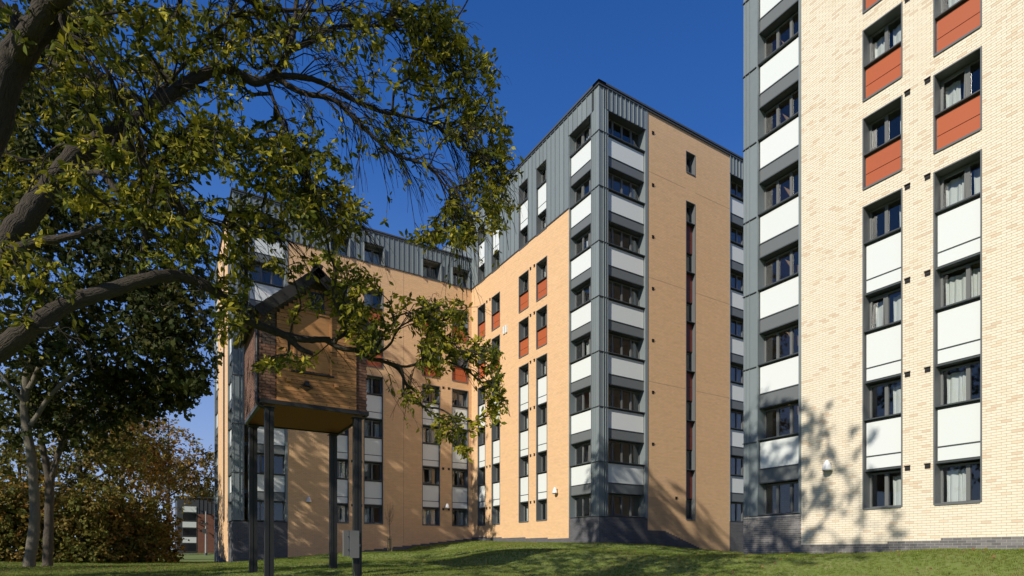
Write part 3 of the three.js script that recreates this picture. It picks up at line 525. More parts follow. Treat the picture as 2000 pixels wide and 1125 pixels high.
  // hatch, pegs, bat entrance, gable grille
  const hatch = shade(new THREE.Mesh(merge([bx(-0.42, 0.42, -0.72, 0.72, -0.012, 0.012), bx(0.42, 0.47, -0.76, 0.76, -0.012, 0.035), bx(-0.47, -0.42, -0.76, 0.76, -0.012, 0.035), bx(-0.42, 0.42, 0.72, 0.76, -0.012, 0.035)]), boardMats[1])); hatch.name = 'hatch'; put(hatch, f, mid - 0.1, hb + 1.55, -0.001);
  piece('hatch_sill', f, mid - 0.62, mid + 0.42, hb + 0.76, hb + 0.79, -0.015, 0.06, M.black);
  piece('peg', f, 0.58, 0.68, hb + 0.5, hb + 0.6, -0.015, 0.05, boardMats[2]); piece('peg', f, 1.75, 1.85, hb + 0.52, hb + 0.62, -0.015, 0.05, boardMats[2]);
  { const sh = new THREE.Shape([[0, 0.13], [0.16, 0.0], [0, -0.11], [-0.16, 0]].map(([x, y]) => new THREE.Vector2(x, y))); sh.holes.push(new THREE.Path([[0, 0.07], [-0.1, 0], [0, -0.07], [0.1, 0]].map(([x, y]) => new THREE.Vector2(x, y))));
    const m = shade(new THREE.Mesh(new THREE.ExtrudeGeometry(sh, { depth: 0.05, bevelEnabled: false }), std(lin(0.07, 0.045, 0.025), 0.8))); m.name = 'bat_entrance'; put(m, f, mid - 0.25, hb + 0.42, -0.016); piece('peg', f, mid - 0.3, mid - 0.2, hb + 0.44, hb + 0.56, -0.014, 0.075, M.black); }
  { const sw = 0.16, parts = [bx(-sw, sw, -0.22, 0.22, -0.01, 0.01)]; const m = shade(new THREE.Mesh(merge(parts), M.black)); m.name = 'gable_grille'; put(m, f, mid + 0.02, ridge - 0.78, -0.005);
    const curl = []; for (let k = 0; k < 5; k++) { const c = new THREE.CatmullRomCurve3([0, 1, 2, 3, 4].map((q) => V3(-0.1 + 0.05 * k + 0.04 * Math.sin(q * 1.7 + k), -0.17 + q * 0.085, 0.014))); curl.push(new THREE.TubeGeometry(c, 12, 0.009, 4)); }
    mesh('scroll_work', merge(curl), std(lin(0.30, 0.25, 0.13), 0.6), m); piece('peg', f, mid + 0.06, mid + 0.2, ridge - 1.14, ridge - 1.0, -0.012, 0.03, M.black); }
  // roof: two slopes of slates, ridge cap, barge boards, gutter and downpipe
  const slope = Math.hypot(mid, ridge - he), ang = Math.atan2(ridge - he, mid), slate = [0.028, 0.022, 0.033].map((k) => std(lin(k, k * 0.92, k * 0.86), 0.85));
  for (const d of [-1, 1]) {
    const rg = new THREE.Group(); rg.name = 'roof_slope'; put(rg, f, mid, ridge, 0); rg.rotation.z = d * -ang; if (d < 0) rg.rotation.z = ang;
    mesh('deck', bx(0, d * (slope + 0.2), -0.05, 0, -Dp - 0.12, 0.2), M.coping, rg);
    for (let r = 0; r < 8; r++) for (let c = 0; c < 11; c++) { const w = (Dp + 0.36) / 11, z = -Dp - 0.14 + (c + 0.5) * w; const m = mesh('slate', box(0.25, 0.014, w - 0.006), slate[Math.floor(rnd() * 3)], rg); m.position.set(d * (0.12 + r * 0.2), 0.014 + rr(0, 0.003), z); m.rotation.z = d * 0.05; }
    mesh('barge_board', bx(0, d * (slope + 0.22), -0.24, 0.02, 0.2, 0.225), slate[1], rg);
  }
  piece('ridge_cap', f, mid - 0.1, mid + 0.1, ridge + 0.01, ridge + 0.07, -Dp - 0.15, 0.22, M.black);
  piece('gutter', f, -0.3, -0.18, he - 0.2, he - 0.11, -Dp - 0.1, 0.2, M.black); piece('gutter', f, Wd + 0.18, Wd + 0.3, he - 0.2, he - 0.11, -Dp - 0.1, 0.2, M.black);
  const pipe = new THREE.CatmullRomCurve3([[-0.24, he - 0.2, -0.1], [-0.2, he - 0.34, -0.1], [-0.07, he - 0.45, -0.1], [-0.07, 4.4, -0.1], [-0.07, hb - 0.02, -0.1], [-0.02, hb - 0.14, -0.1], [0.14, hb - 0.19, -0.1]].map((p) => V3(...p)), false, 'catmullrom', 0.2);
  const pm = shade(new THREE.Mesh(new THREE.TubeGeometry(pipe, 60, 0.05, 10), M.black)); pm.name = 'downpipe'; put(pm, f, 0, 0, 0);
  // grey meter cabinet strapped to the front right post
  const cu = u0 + Wd - 0.25, cv = v0 + 0.12, cab = thing('meter_cabinet', 'grey steel cabinet fixed to front right post of bat house', 'cabinet', P(cu - 0.14, cv - 0.14, -0.08));
  const cmat = std(lin(0.17, 0.165, 0.15), 0.55, { metalness: 0.2 });
  mesh('case', bx(-0.27, 0.13, 0, 0.66, -0.03, 0.06), cmat, cab); mesh('door', bx(-0.11, 0.13, -0.05, 0.66, 0.0605, 0.078), std(lin(0.19, 0.185, 0.17), 0.5, { metalness: 0.2 }), cab);
  for (const y of [0.16, 0.5]) mesh('hinge', new THREE.CylinderGeometry(0.016, 0.016, 0.03, 8).rotateX(Math.PI / 2), M.black, cab).position.set(-0.15, y, 0.07);
  mesh('bracket', bx(0.02, 0.2, 0.25, 0.31, -0.075, -0.031), M.trimLight, cab); mesh('strip', bx(-0.165, -0.135, 0, 0.66, 0.0605, 0.066), M.trimLight, cab);
  const cable = new THREE.CatmullRomCurve3([V3(0.0, 0, 0.02), V3(-0.03, -0.25, 0.03), V3(0.04, -0.5, 0.0), V3(-0.02, -0.75, 0.02)]); mesh('cable', new THREE.TubeGeometry(cable, 20, 0.012, 6), std(lin(0.05, 0.08, 0.03), 0.6), cab);
}

// ---------------------------------------------------------------- trees: twigs joined to the nearest limb so that every leaf hangs on wood
const barkTex = (() => { const n = noise2(51); return tex(256, 512, (i, j) => { const a = n(i / 5, j / 22), b = n(i / 2, j / 7), c = n(i / 40, j / 60, 64), v = 0.45 * a + 0.3 * b + 0.25 * c; return [toS(0.5 * v + 0.35), toS(0.5 * v + 0.33), toS(0.45 * v + 0.3)]; }, true, 1.6, 0.8); })();
const barkBump = (() => { const n = noise2(52); return tex(256, 512, (i, j) => { const v = 255 * (0.6 * n(i / 6, j / 26) + 0.4 * n(i / 2.5, j / 8)); return [v, v, v]; }, false, 1.6, 0.8); })();
const bark = (r, g, b) => std(lin(r, g, b), 0.95, { map: barkTex, bumpMap: barkBump, bumpScale: 0.02 });
function tube(pts, rad, sides, out) {          // tapered tube through points, appended to out
  const n = pts.length, base = out.pos.length / 3, T = V3(), nrm = V3(), bin = V3(); let prev = null, len = 0;
  for (let i = 0; i < n; i++) {
    T.copy(pts[Math.min(i + 1, n - 1)]).sub(pts[Math.max(i - 1, 0)]).normalize();
    if (!prev) nrm.set(0.31, 0.2, 0.93).cross(T).normalize(); else nrm.copy(prev).addScaledVector(T, -prev.dot(T)).normalize();
    prev = nrm.clone(); bin.crossVectors(T, nrm); if (i) len += pts[i].distanceTo(pts[i - 1]);
    for (let k = 0; k <= sides; k++) { const a = k / sides * Math.PI * 2, c = Math.cos(a), s = Math.sin(a), x = nrm.x * c + bin.x * s, y = nrm.y * c + bin.y * s, z = nrm.z * c + bin.z * s, r = rad[i]; out.pos.push(pts[i].x + x * r, pts[i].y + y * r, pts[i].z + z * r); out.nor.push(x, y, z); out.uv.push(k / sides * Math.max(0.3, rad[0] * 6), len); }
  }
  for (let i = 0; i < n - 1; i++) for (let k = 0; k < sides; k++) { const a = base + i * (sides + 1) + k, b = a + sides + 1; out.idx.push(a, a + 1, b, a + 1, b + 1, b); }
}
const bag = () => ({ pos: [], nor: [], uv: [], idx: [] });
function bagGeo(o, p) { const g = new THREE.BufferGeometry(); g.setAttribute('position', new THREE.Float32BufferAttribute(o.pos, 3)); g.setAttribute('normal', new THREE.Float32BufferAttribute(o.nor, 3)); g.setAttribute('uv', new THREE.Float32BufferAttribute(o.uv, 2)); g.setIndex(o.idx); g.translate(-p.x, -p.y, -p.z); return g; }
function leafGeo(points, fold) {  // flat outline around a midrib, folded a little; points: [along, half width]
  const pos = [], idx = [];
  points.forEach(([y, w]) => { pos.push(-w, y, w * fold, 0, y, 0, w, y, w * fold); });
  for (let i = 0; i < points.length - 1; i++) { const a = i * 3; idx.push(a, a + 1, a + 3, a + 1, a + 4, a + 3, a + 1, a + 2, a + 4, a + 2, a + 5, a + 4); }
  const g = new THREE.BufferGeometry(); g.setAttribute('position', new THREE.Float32BufferAttribute(pos, 3)); g.setIndex(idx); g.setAttribute('uv', new THREE.Float32BufferAttribute(new Array(pos.length / 3 * 2).fill(0), 2)); g.computeVertexNormals(); return g;
}
const narrowLeaf = leafGeo([[0, 0.006], [0.28, 0.16], [0.6, 0.215], [1, 0.008]], 0.4);
const broadLeaf = leafGeo([[0, 0.05], [0.14, 0.38], [0.34, 0.3], [0.5, 0.44], [0.68, 0.2], [1, 0.01]], 0.25);
const ovalLeaf = leafGeo([[0, 0.01], [0.3, 0.3], [0.65, 0.3], [1, 0.01]], 0.3);
const leafMat = (k = 0.4) => new THREE.MeshPhysicalMaterial({ color: 0xffffff, roughness: 0.75, transmission: k, thickness: 0, ior: 1.4, specularIntensity: 0.18, side: THREE.DoubleSide });
// limbs: [[points], [radii]]; spots: positions of leaf sprays
function growTree(g, { limbs, spots, bf = 0.35, tip = 0.0035, power = 2.25, barkMat, leaf, leafSize, perSpot, spread, colors, droop = 0.5, maxR = 0.09, sides = 5, thin = 0.0, leafK = 0.4, sprays = [], slim = 1 }) {
  const nodes = [], curves = [], extra = [];
  limbs.forEach(([pts, rad], li) => {
    const cv = new THREE.CatmullRomCurve3(pts, false, 'centripetal'), n = Math.max(8, pts.length * 7), pp = [], rp = []; curves.push(cv);
    for (let i = 0; i <= n; i++) { const t = i / n, x = t * (rad.length - 1), k = Math.min(rad.length - 2, Math.floor(x)); const p = cv.getPoint(t); const r = rad[k] + (rad[k + 1] - rad[k]) * (x - k); p.x += gauss() * r * 0.12; p.y += gauss() * r * 0.12; p.z += gauss() * r * 0.12; pp.push(p); rp.push(r * rr(0.95, 1.06)); }
    for (let i = 2; i <= n; i++) nodes.push({ p: pp[i], len: i / n * 2, r: rp[i], limb: true, kids: [], parent: -1 });
    const b = bag(); for (let i = 0; i <= n; i++) rp[i] *= slim; tube(pp, rp, rp[0] > 0.06 ? 12 : 8, b); mesh(li ? 'limb' : 'trunk', bagGeo(b, g.position), barkMat, g);
  });
  // balanced spanning tree over the sprays
  const N = spots.length, best = new Float32Array(N).fill(1e9), from = new Int32Array(N).fill(-1), done = new Uint8Array(N);
  const relax = (ni) => { const q = nodes[ni].p, l = nodes[ni].len; for (let i = 0; i < N; i++) if (!done[i]) { const s = spots[i], d = Math.hypot(s.x - q.x, s.y - q.y, s.z - q.z), c = d + bf * l; if (c < best[i]) { best[i] = c; from[i] = ni; } } };
  const seeds = nodes.length; for (let i = 0; i < seeds; i++) relax(i);
  for (let k = 0; k < N; k++) {
    let b = -1, bc = 1e9; for (let i = 0; i < N; i++) if (!done[i] && best[i] < bc) { bc = best[i]; b = i; }
    if (b < 0) break; done[b] = 1;
    // long reaches get a joint with a bend
    let pi = from[b], p = nodes[pi], d = p.p.distanceTo(spots[b]);
    const joints = Math.min(4, Math.floor(d / 0.45));
    for (let j = 1; j <= joints; j++) { const t = j / (joints + 1), q = p.p.clone().lerp(spots[b], t); q.y += Math.sin(t * Math.PI) * d * 0.10; q.x += gauss() * 0.05 * d; q.z += gauss() * 0.05 * d; q.y += gauss() * 0.05 * d; const l = nodes[pi].len + d / (joints + 1); nodes.push({ p: q, len: l, kids: [], parent: pi }); nodes[pi].kids.push(nodes.length - 1); pi = nodes.length - 1; relax(pi); }
    const l = nodes[pi].len + nodes[pi].p.distanceTo(spots[b]);
    nodes.push({ p: spots[b], len: l, kids: [], parent: pi, spot: true }); nodes[pi].kids.push(nodes.length - 1); relax(nodes.length - 1);
  }
  for (let i = nodes.length - 1; i >= seeds; i--) { const n = nodes[i]; let s = tip ** power; for (const k of n.kids) s += nodes[k].r ** power; n.r = Math.min(maxR, s ** (1 / power)); }
  const out = bag();
  const chain = (start, first) => {
    const pts = [nodes[start].p.clone()], rad = [Math.min(nodes[first].r * 1.25, nodes[start].r)]; let i = first;
    for (;;) {
      const n = nodes[i]; pts.push(n.p.clone()); rad.push(n.r); if (!n.kids.length) break;
      let m = n.kids[0]; for (const k of n.kids) if (nodes[k].r > nodes[m].r) m = k;
      for (const k of n.kids) if (k !== m) chain(i, k); i = m;
    }
    const cv = new THREE.CatmullRomCurve3(pts, false, 'centripetal'), n = Math.max(3, (pts.length - 1) * 3), pp = [], rp = [];
    for (let q = 0; q <= n; q++) { const t = q / n, x = t * (pts.length - 1), k = Math.min(pts.length - 2, Math.floor(x)); pp.push(cv.getPoint(t)); rp.push((rad[k] + (rad[k + 1] - rad[k]) * (x - k))); }
    tube(pp, rp, rad[0] > 0.02 ? sides + 2 : rad[0] > 0.008 ? sides : 3, out);
  };
  for (let i = 0; i < seeds; i++) for (const k of nodes[i].kids) chain(i, k);
  for (const [li, count] of sprays) for (let k = 0; k < count; k++) {   // thin hanging twigs that follow the bough
    const t = rr(0.12, 0.98), cv = curves[li], p0 = cv.getPoint(t), d = cv.getTangent(t).multiplyScalar(rr(0.5, 1)).add(V3(gauss() * 0.7, gauss() * 0.45 - 0.25, gauss() * 0.7)).normalize();
    const twig = (q, e, len, r, depth) => {
      const end = (s) => q.clone().addScaledVector(e, len * s).add(V3(0, len * (0.16 * Math.sin(Math.PI * Math.min(1, s)) - 0.24 * s * s), 0)), pts = [0, 0.2, 0.4, 0.6, 0.8, 1].map((s) => { const w = end(s); if (s) { w.x += gauss() * 0.025 * len; w.y += gauss() * 0.025 * len; w.z += gauss() * 0.025 * len; } return w; });
      tube(pts, [r, r * 0.85, r * 0.72, r * 0.6, r * 0.48, r * 0.35], 4, out);
      if (depth) for (let m = 0; m < depth + 1; m++) { const s = Math.floor(rr(1, 5)); twig(pts[s], e.clone().add(V3(gauss() * 0.6, gauss() * 0.3 - 0.3, gauss() * 0.6)).normalize(), len * rr(0.35, 0.65), r * 0.55, depth - 1); }
      if (rnd() < 0.11) extra.push({ p: pts[5], from: pts[4] });
    };
    twig(p0, d, rr(0.45, 1.25), rr(0.008, 0.015), 2);
  }
  const br = mesh('branches', bagGeo(out, g.position), barkMat, g);
  // leaves
  const mats = [], cols = [], o = new THREE.Object3D(), X = V3(), Y = V3(), Z = V3(), R = new THREE.Matrix4();
  [...nodes, ...extra].forEach((n, i) => {
    if (!n.from && (!n.spot || rnd() < thin)) return;
    const par = n.from ?? nodes[n.parent].p, dir = n.p.clone().sub(par).normalize(), off = n.p.off ?? 1, spr = spread * (1 + 0.4 * (off - 1)), cnt = Math.round(perSpot * off * (n.from ? 0.5 : 1) * rr(0.6, 1.4)), tone = Math.floor(rnd() * colors.length), lift = rnd();
    for (let k = 0; k < cnt; k++) {
      const t = rr(-0.25, 1), at0 = n.p.clone().addScaledVector(dir, (t - 0.6) * spr); at0.x += gauss() * spr * 0.28; at0.y += gauss() * spr * 0.28 - spr * 0.1; at0.z += gauss() * spr * 0.28;
      Y.set(gauss(), gauss() * 0.7 - droop, gauss()).addScaledVector(dir, 0.55).normalize(); X.set(gauss(), gauss() * 0.6, gauss()).cross(Y).normalize(); Z.crossVectors(X, Y);
      const s = leafSize * (off > 1 ? 1.35 : 1) * (rnd() < 0.25 ? rr(0.4, 0.7) : rr(0.75, 1.35)); R.makeBasis(X, Y, Z); o.matrix.copy(R).scale(V3(s, s, s)).setPosition(at0.x - g.position.x, at0.y - g.position.y, at0.z - g.position.z); mats.push(o.matrix.clone());
      const c = colors[rnd() < 0.7 ? tone : Math.floor(rnd() * colors.length)], q = rr(0.75, 1.25); cols.push(lin(c[0] * q * rr(0.92, 1.08), c[1] * q, c[2] * q));
    }
  });
  const im = shade(new THREE.InstancedMesh(leaf, leafMat(leafK), mats.length)); im.name = 'crown'; im.userData.kind = 'stuff'; mats.forEach((m, i) => { im.setMatrixAt(i, m); im.setColorAt(i, cols[i]); }); g.add(im);
  return mats.length;
}
const blobs = (list, push) => { for (const [cx, cy, rx, ry, n, F, dF = 0.9] of list) for (let i = 0; i < n; i++) { const a = rnd() * 6.2832, r = Math.sqrt(rnd()); push(at(cx + rx * r * Math.cos(a), cy + ry * r * Math.sin(a), F + gauss() * dF)); } };
let leafCount = 0;
// --- the big tree whose boughs reach over the lawn
{
  const g = thing('oak_tree', 'large tree at left with crooked boughs and yellow-green leaves reaching over bat house', 'tree', P(-3.3, 9.0, groundH(-3.3, 9.0)));
  const T = (list) => list.map(([x, y, F]) => at(x, y, F));
  const limbs = [
    [[P(-3.3, 9.0, -1.5), P(-3.2, 9.05, 0.2), at(-230, 800, 7.2), at(-120, 560, 7.3), at(-45, 330, 7.4), at(15, 150, 7.3), at(95, 20, 7.3), at(160, -140, 7.4), at(170, -420, 7.6), at(190, -760, 7.8)], [0.46, 0.38, 0.34, 0.3, 0.26, 0.22, 0.2, 0.16, 0.09, 0.03]],
    [T([[-190, 720, 7.2], [-70, 735, 7.2], [-10, 692, 7.3], [60, 640, 7.3], [120, 600, 7.5], [200, 572, 7.7], [290, 545, 7.9], [355, 540, 8.2], [420, 568, 8.5], [480, 622, 8.8], [530, 645, 9.1], [590, 662, 9.3], [645, 664, 9.5]]), [0.21, 0.19, 0.165, 0.145, 0.13, 0.12, 0.11, 0.1, 0.095, 0.088, 0.08, 0.07, 0.058]],
    [T([[560, 655, 9.2], [585, 680, 9.3], [612, 692, 9.35]]), [0.07, 0.055, 0.045]],
    [T([[640, 663, 9.5], [665, 680, 9.5], [700, 685, 9.6], [722, 700, 9.7], [745, 705, 9.8], [778, 722, 9.9], [800, 764, 10], [828, 795, 10.1], [862, 822, 10.2], [905, 860, 10.3]]), [0.06, 0.055, 0.05, 0.042, 0.036, 0.03, 0.025, 0.02, 0.014, 0.006]],
    [T([[745, 705, 9.8], [790, 716, 9.8], [835, 706, 9.9], [890, 712, 10], [935, 745, 10.1], [965, 800, 10.1]]), [0.03, 0.025, 0.021, 0.017, 0.012, 0.005]],
    [T([[722, 700, 9.7], [762, 672, 9.6], [775, 645, 9.6], [800, 628, 9.7], [830, 622, 9.8], [860, 600, 9.9]]), [0.03, 0.024, 0.02, 0.016, 0.012, 0.006]],
    [T([[-150, 640, 7.2], [-60, 560, 7.3], [0, 498, 7.4], [40, 440, 7.4], [80, 386, 7.5], [150, 306, 7.7], [225, 258, 7.9], [318, 198, 8.2], [365, 163, 8.4], [438, 134, 8.6], [500, 160, 8.8], [537, 148, 9]]), [0.24, 0.21, 0.19, 0.175, 0.16, 0.145, 0.13, 0.115, 0.1, 0.088, 0.078, 0.068]],
    [T([[537, 148, 9], [580, 150, 9.1], [624, 159, 9.2], [674, 187, 9.3], [739, 216, 9.5], [799, 229, 9.7], [858, 250, 9.9], [920, 300, 10], [970, 350, 10.1]]), [0.06, 0.055, 0.05, 0.044, 0.038, 0.03, 0.022, 0.014, 0.006]],
    [T([[537, 150, 9], [585, 179, 9.0], [654, 197, 9.1], [699, 239, 9.2], [769, 299, 9.3], [838, 328, 9.4], [878, 378, 9.5], [905, 430, 9.5]]), [0.06, 0.052, 0.046, 0.04, 0.032, 0.024, 0.014, 0.006]],
    [T([[537, 146, 9], [562, 105, 9], [574, 60, 9], [578, 10, 9.1], [590, -60, 9.2], [600, -200, 9.3]]), [0.07, 0.062, 0.055, 0.048, 0.04, 0.02]],
    [T([[565, 100, 9], [595, 88, 9.1], [649, 55, 9.3], [709, 50, 9.5], [769, 55, 9.7], [830, 90, 9.9], [880, 120, 10]]), [0.045, 0.04, 0.034, 0.028, 0.022, 0.014, 0.006]],
    [T([[520, 158, 8.9], [560, 260, 9], [590, 330, 9.1], [640, 390, 9.2], [690, 430, 9.3]]), [0.035, 0.028, 0.022, 0.014, 0.005]],
    [T([[275, 548, 7.9], [285, 450, 7.9], [298, 372, 8], [318, 325, 8.1], [340, 290, 8.2]]), [0.055, 0.045, 0.036, 0.024, 0.01]],
    [T([[225, 258, 7.9], [270, 300, 7.9], [330, 380, 8.1], [385, 425, 8.3], [440, 440, 8.5], [500, 445, 8.7], [560, 470, 8.9]]), [0.07, 0.06, 0.05, 0.04, 0.03, 0.02, 0.008]],
    [T([[-10, 500, 7.4], [25, 490, 7.2], [65, 474, 7.2], [134, 463, 7.2], [200, 440, 7.3]]), [0.1, 0.085, 0.07, 0.05, 0.02]],
    [T([[30, 120, 7.3], [60, 60, 7], [90, 15, 6.9], [130, -20, 6.8], [220, -80, 6.8]]), [0.15, 0.14, 0.13, 0.12, 0.06]],
    [T([[90, 25, 7.2], [115, 20, 7.2], [130, 60, 7.3], [175, 95, 7.4], [215, 150, 7.5], [240, 210, 7.6]]), [0.07, 0.06, 0.05, 0.04, 0.026, 0.008]],
    [T([[160, -140, 7.4], [300, -100, 7.9], [430, -30, 8.4], [520, 15, 8.8], [590, 20, 9.1], [680, 20, 9.4]]), [0.1, 0.085, 0.065, 0.045, 0.03, 0.01]],
    [T([[240, 250, 8], [330, 160, 8.5], [420, 60, 8.6], [480, 20, 8.6]]), [0.04, 0.035, 0.026, 0.01]],
    [[at(160, -180, 7.4), P(-0.6, 7, 11.2), P(-0.2, 5.2, 13), P(0.3, 3.4, 14.6)], [0.12, 0.09, 0.06, 0.02]],
    [[at(160, -300, 7.4), P(0.5, 10.5, 12.2), P(2.2, 11.8, 14), P(3.6, 12.6, 15)], [0.12, 0.09, 0.06, 0.02]],
  ];
  const spots = [], push = (p) => spots.push(p);
  blobs([
    [850, 55, 60, 60, 120, 9.9], [880, 140, 95, 70, 190, 10], [770, 30, 100, 40, 75, 9.7], [945, 255, 50, 60, 95, 10.1], [965, 325, 45, 40, 55, 10.1], [935, 400, 70, 55, 105, 9.9], [880, 445, 45, 30, 34, 9.7], [830, 463, 45, 12, 24, 9.5], [905, 465, 22, 14, 16, 9.6],
    [850, 235, 95, 40, 40, 9.8], [775, 295, 50, 40, 12, 9.5], [750, 150, 70, 40, 22, 9.5], [690, 70, 70, 50, 24, 9.4],
    [600, 40, 120, 50, 50, 9.1], [490, 90, 90, 60, 60, 8.8], [410, 170, 80, 80, 70, 8.5], [560, 280, 90, 50, 60, 9.1], [600, 345, 90, 55, 130, 9.2], [640, 410, 80, 38, 110, 9.3], [500, 310, 80, 60, 85, 8.7], [400, 290, 70, 55, 75, 8.3], [290, 330, 90, 70, 60, 8],
    [210, 400, 80, 40, 36, 7.6], [330, 390, 70, 50, 50, 8.1], [430, 430, 90, 45, 60, 8.4], [540, 420, 80, 45, 75, 8.8], [650, 455, 50, 24, 26, 9.2], [462, 520, 34, 60, 36, 8.7], [452, 620, 26, 45, 34, 8.7], [590, 510, 80, 24, 20, 9], [690, 560, 50, 50, 60, 9.4], [715, 640, 40, 50, 70, 9.5], [680, 610, 40, 35, 22, 9.5], [590, 600, 30, 40, 10, 9.3], [570, 702, 45, 14, 24, 9.1], [515, 716, 20, 14, 7, 9],
    [855, 625, 50, 44, 62, 9.9], [895, 600, 22, 30, 14, 10], [850, 690, 42, 36, 48, 9.9], [910, 680, 40, 30, 34, 10], [962, 700, 20, 40, 26, 10.1], [965, 780, 22, 46, 40, 10.1], [935, 830, 16, 16, 6, 10.1], [880, 835, 38, 28, 34, 10.2], [905, 872, 14, 12, 8, 10.2], [815, 775, 30, 30, 20, 10], [790, 590, 50, 24, 16, 9.7], [760, 640, 24, 30, 10, 9.7],
    [120, 50, 110, 50, 34, 7.3], [250, 60, 90, 60, 44, 7.7], [330, 50, 80, 60, 36, 8.1], [170, 220, 90, 60, 24, 7.6], [60, 470, 60, 40, 12, 7.1], [340, 490, 90, 24, 26, 8.1], [100, 560, 90, 30, 12, 7.4], [200, 130, 90, 60, 24, 7.5], [30, 560, 50, 70, 12, 7.2],
    [130, 350, 50, 40, 18, 6.9, 0.3], [210, 285, 50, 36, 16, 7.2, 0.3], [300, 240, 50, 40, 18, 7.6, 0.3], [50, 500, 70, 30, 10, 6.9, 0.3], [370, 290, 50, 36, 44, 7.9, 0.4], [430, 260, 50, 36, 44, 8.2, 0.4],
    [180, 40, 110, 50, 60, 9.6], [330, 90, 90, 70, 60, 9.6], [90, 90, 90, 70, 60, 9.4], [440, 40, 80, 45, 44, 9.4], [240, 150, 90, 60, 50, 9.5],
    [50, 150, 90, 90, 60, 10.4], [130, 330, 90, 70, 40, 10.6], [30, 380, 70, 80, 40, 10.2], [-20, 250, 40, 150, 60, 10.2],
  ], push);
  // the crown above and behind the frame that throws the shade on the lawn and the walls
  for (const [cu, cv, ch, ru, rv, rh, count] of [[-1, 8.6, 12.6, 7, 7, 5.6, 620], [-1.2, 6.7, 14.6, 4.2, 2.7, 3.4, 360], [-1, 14.4, 16.2, 5, 3, 3.4, 560], [1.2, 14.9, 15.2, 4.6, 2.4, 2.4, 480], [-6, 11, 9.5, 3.2, 4, 4.5, 130]])
    for (let i = 0, n = 0; n < count && i < 9000; i++) {
      const a = rnd() * 6.2832, z = rr(-1, 1), r = Math.cbrt(rnd()), q = Math.sqrt(1 - z * z) * r, p = P(cu + ru * q * Math.cos(a), cv + rv * q * Math.sin(a), ch + rh * z * r), [px, py, F] = project(p);
      if (p.y - EYE < 4 || (F > 0.5 && px > -70 && px < 2060 && py > -70)) continue; if (F > 0 && px > 1050 && py > -400) continue; p.off = 3; push(p); n++;
    }
  leafCount += growTree(g, { limbs, spots, bf: 0.3, barkMat: bark(0.075, 0.06, 0.045), leaf: narrowLeaf, leafSize: 0.1, perSpot: 11, spread: 0.2, droop: 0.22, thin: 0.05, tip: 0.0042, power: 2.15, slim: 0.78, sprays: [[3, 6], [4, 6], [5, 5], [7, 46], [8, 52], [9, 22], [10, 30], [11, 26], [13, 26], [16, 16], [17, 20], [18, 18], [6, 22], [1, 10]],
    colors: [[0.24, 0.235, 0.022], [0.33, 0.295, 0.028], [0.14, 0.155, 0.02], [0.46, 0.39, 0.04], [0.18, 0.18, 0.024], [0.085, 0.105, 0.018]] });
}
// --- maples in the shade behind it
const maple = [[0.05, 0.066, 0.016], [0.066, 0.08, 0.017], [0.04, 0.055, 0.014], [0.095, 0.09, 0.02]];
const curve = (pts) => pts.map(([x, y, F]) => at(x, y, F));
{
  const b = at(52, 1116, 25.35), g = thing('maple_tree', 'dark leaved maple with slim pale trunk leaning at far left', 'tree', b);
  const spots = []; blobs([[90, 260, 130, 110, 170, 25.35, 1.6], [210, 360, 130, 120, 230, 25.35, 1.6], [120, 480, 150, 110, 230, 24.70, 1.6], [290, 500, 120, 110, 220, 25.35, 1.5], [340, 610, 85, 80, 150, 25.35, 1.4], [200, 620, 150, 90, 210, 24.70, 1.6], [60, 640, 90, 90, 110, 24.05, 1.4], [350, 700, 80, 60, 100, 25.35, 1.2], [-60, 350, 120, 250, 150, 24.70, 1.8], [60, 130, 120, 80, 150, 24.70, 1.5], [110, 40, 130, 60, 120, 25, 1.4], [180, 240, 90, 80, 120, 25, 1.5], [20, 330, 90, 120, 140, 24, 1.5]], (p) => spots.push(p));
  leafCount += growTree(g, { limbs: [[curve([[48, 1150, 25.35], [56, 1110, 25.35], [68, 1010, 25.35], [62, 900, 25.22], [48, 800, 25.09], [60, 690, 24.96], [85, 560, 25.09], [110, 420, 25.22], [130, 280, 25.22]]), [0.3, 0.23, 0.19, 0.175, 0.165, 0.15, 0.12, 0.08, 0.02]], [curve([[60, 830, 25.09], [110, 760, 25.09], [200, 690, 25.22], [290, 640, 25.35], [360, 620, 25.48]]), [0.1, 0.085, 0.07, 0.05, 0.015]], [curve([[56, 760, 24.96], [130, 620, 25.22], [230, 520, 25.48], [310, 450, 25.48]]), [0.1, 0.085, 0.06, 0.015]], [curve([[50, 790, 24.96], [10, 740, 24.44], [-60, 640, 23.92]]), [0.08, 0.06, 0.02]]],
    spots, bf: 0.25, barkMat: bark(0.26, 0.235, 0.19), leaf: broadLeaf, leafSize: 0.22, perSpot: 12, spread: 0.8, droop: 0.35, colors: maple, maxR: 0.1, tip: 0.006 });
}
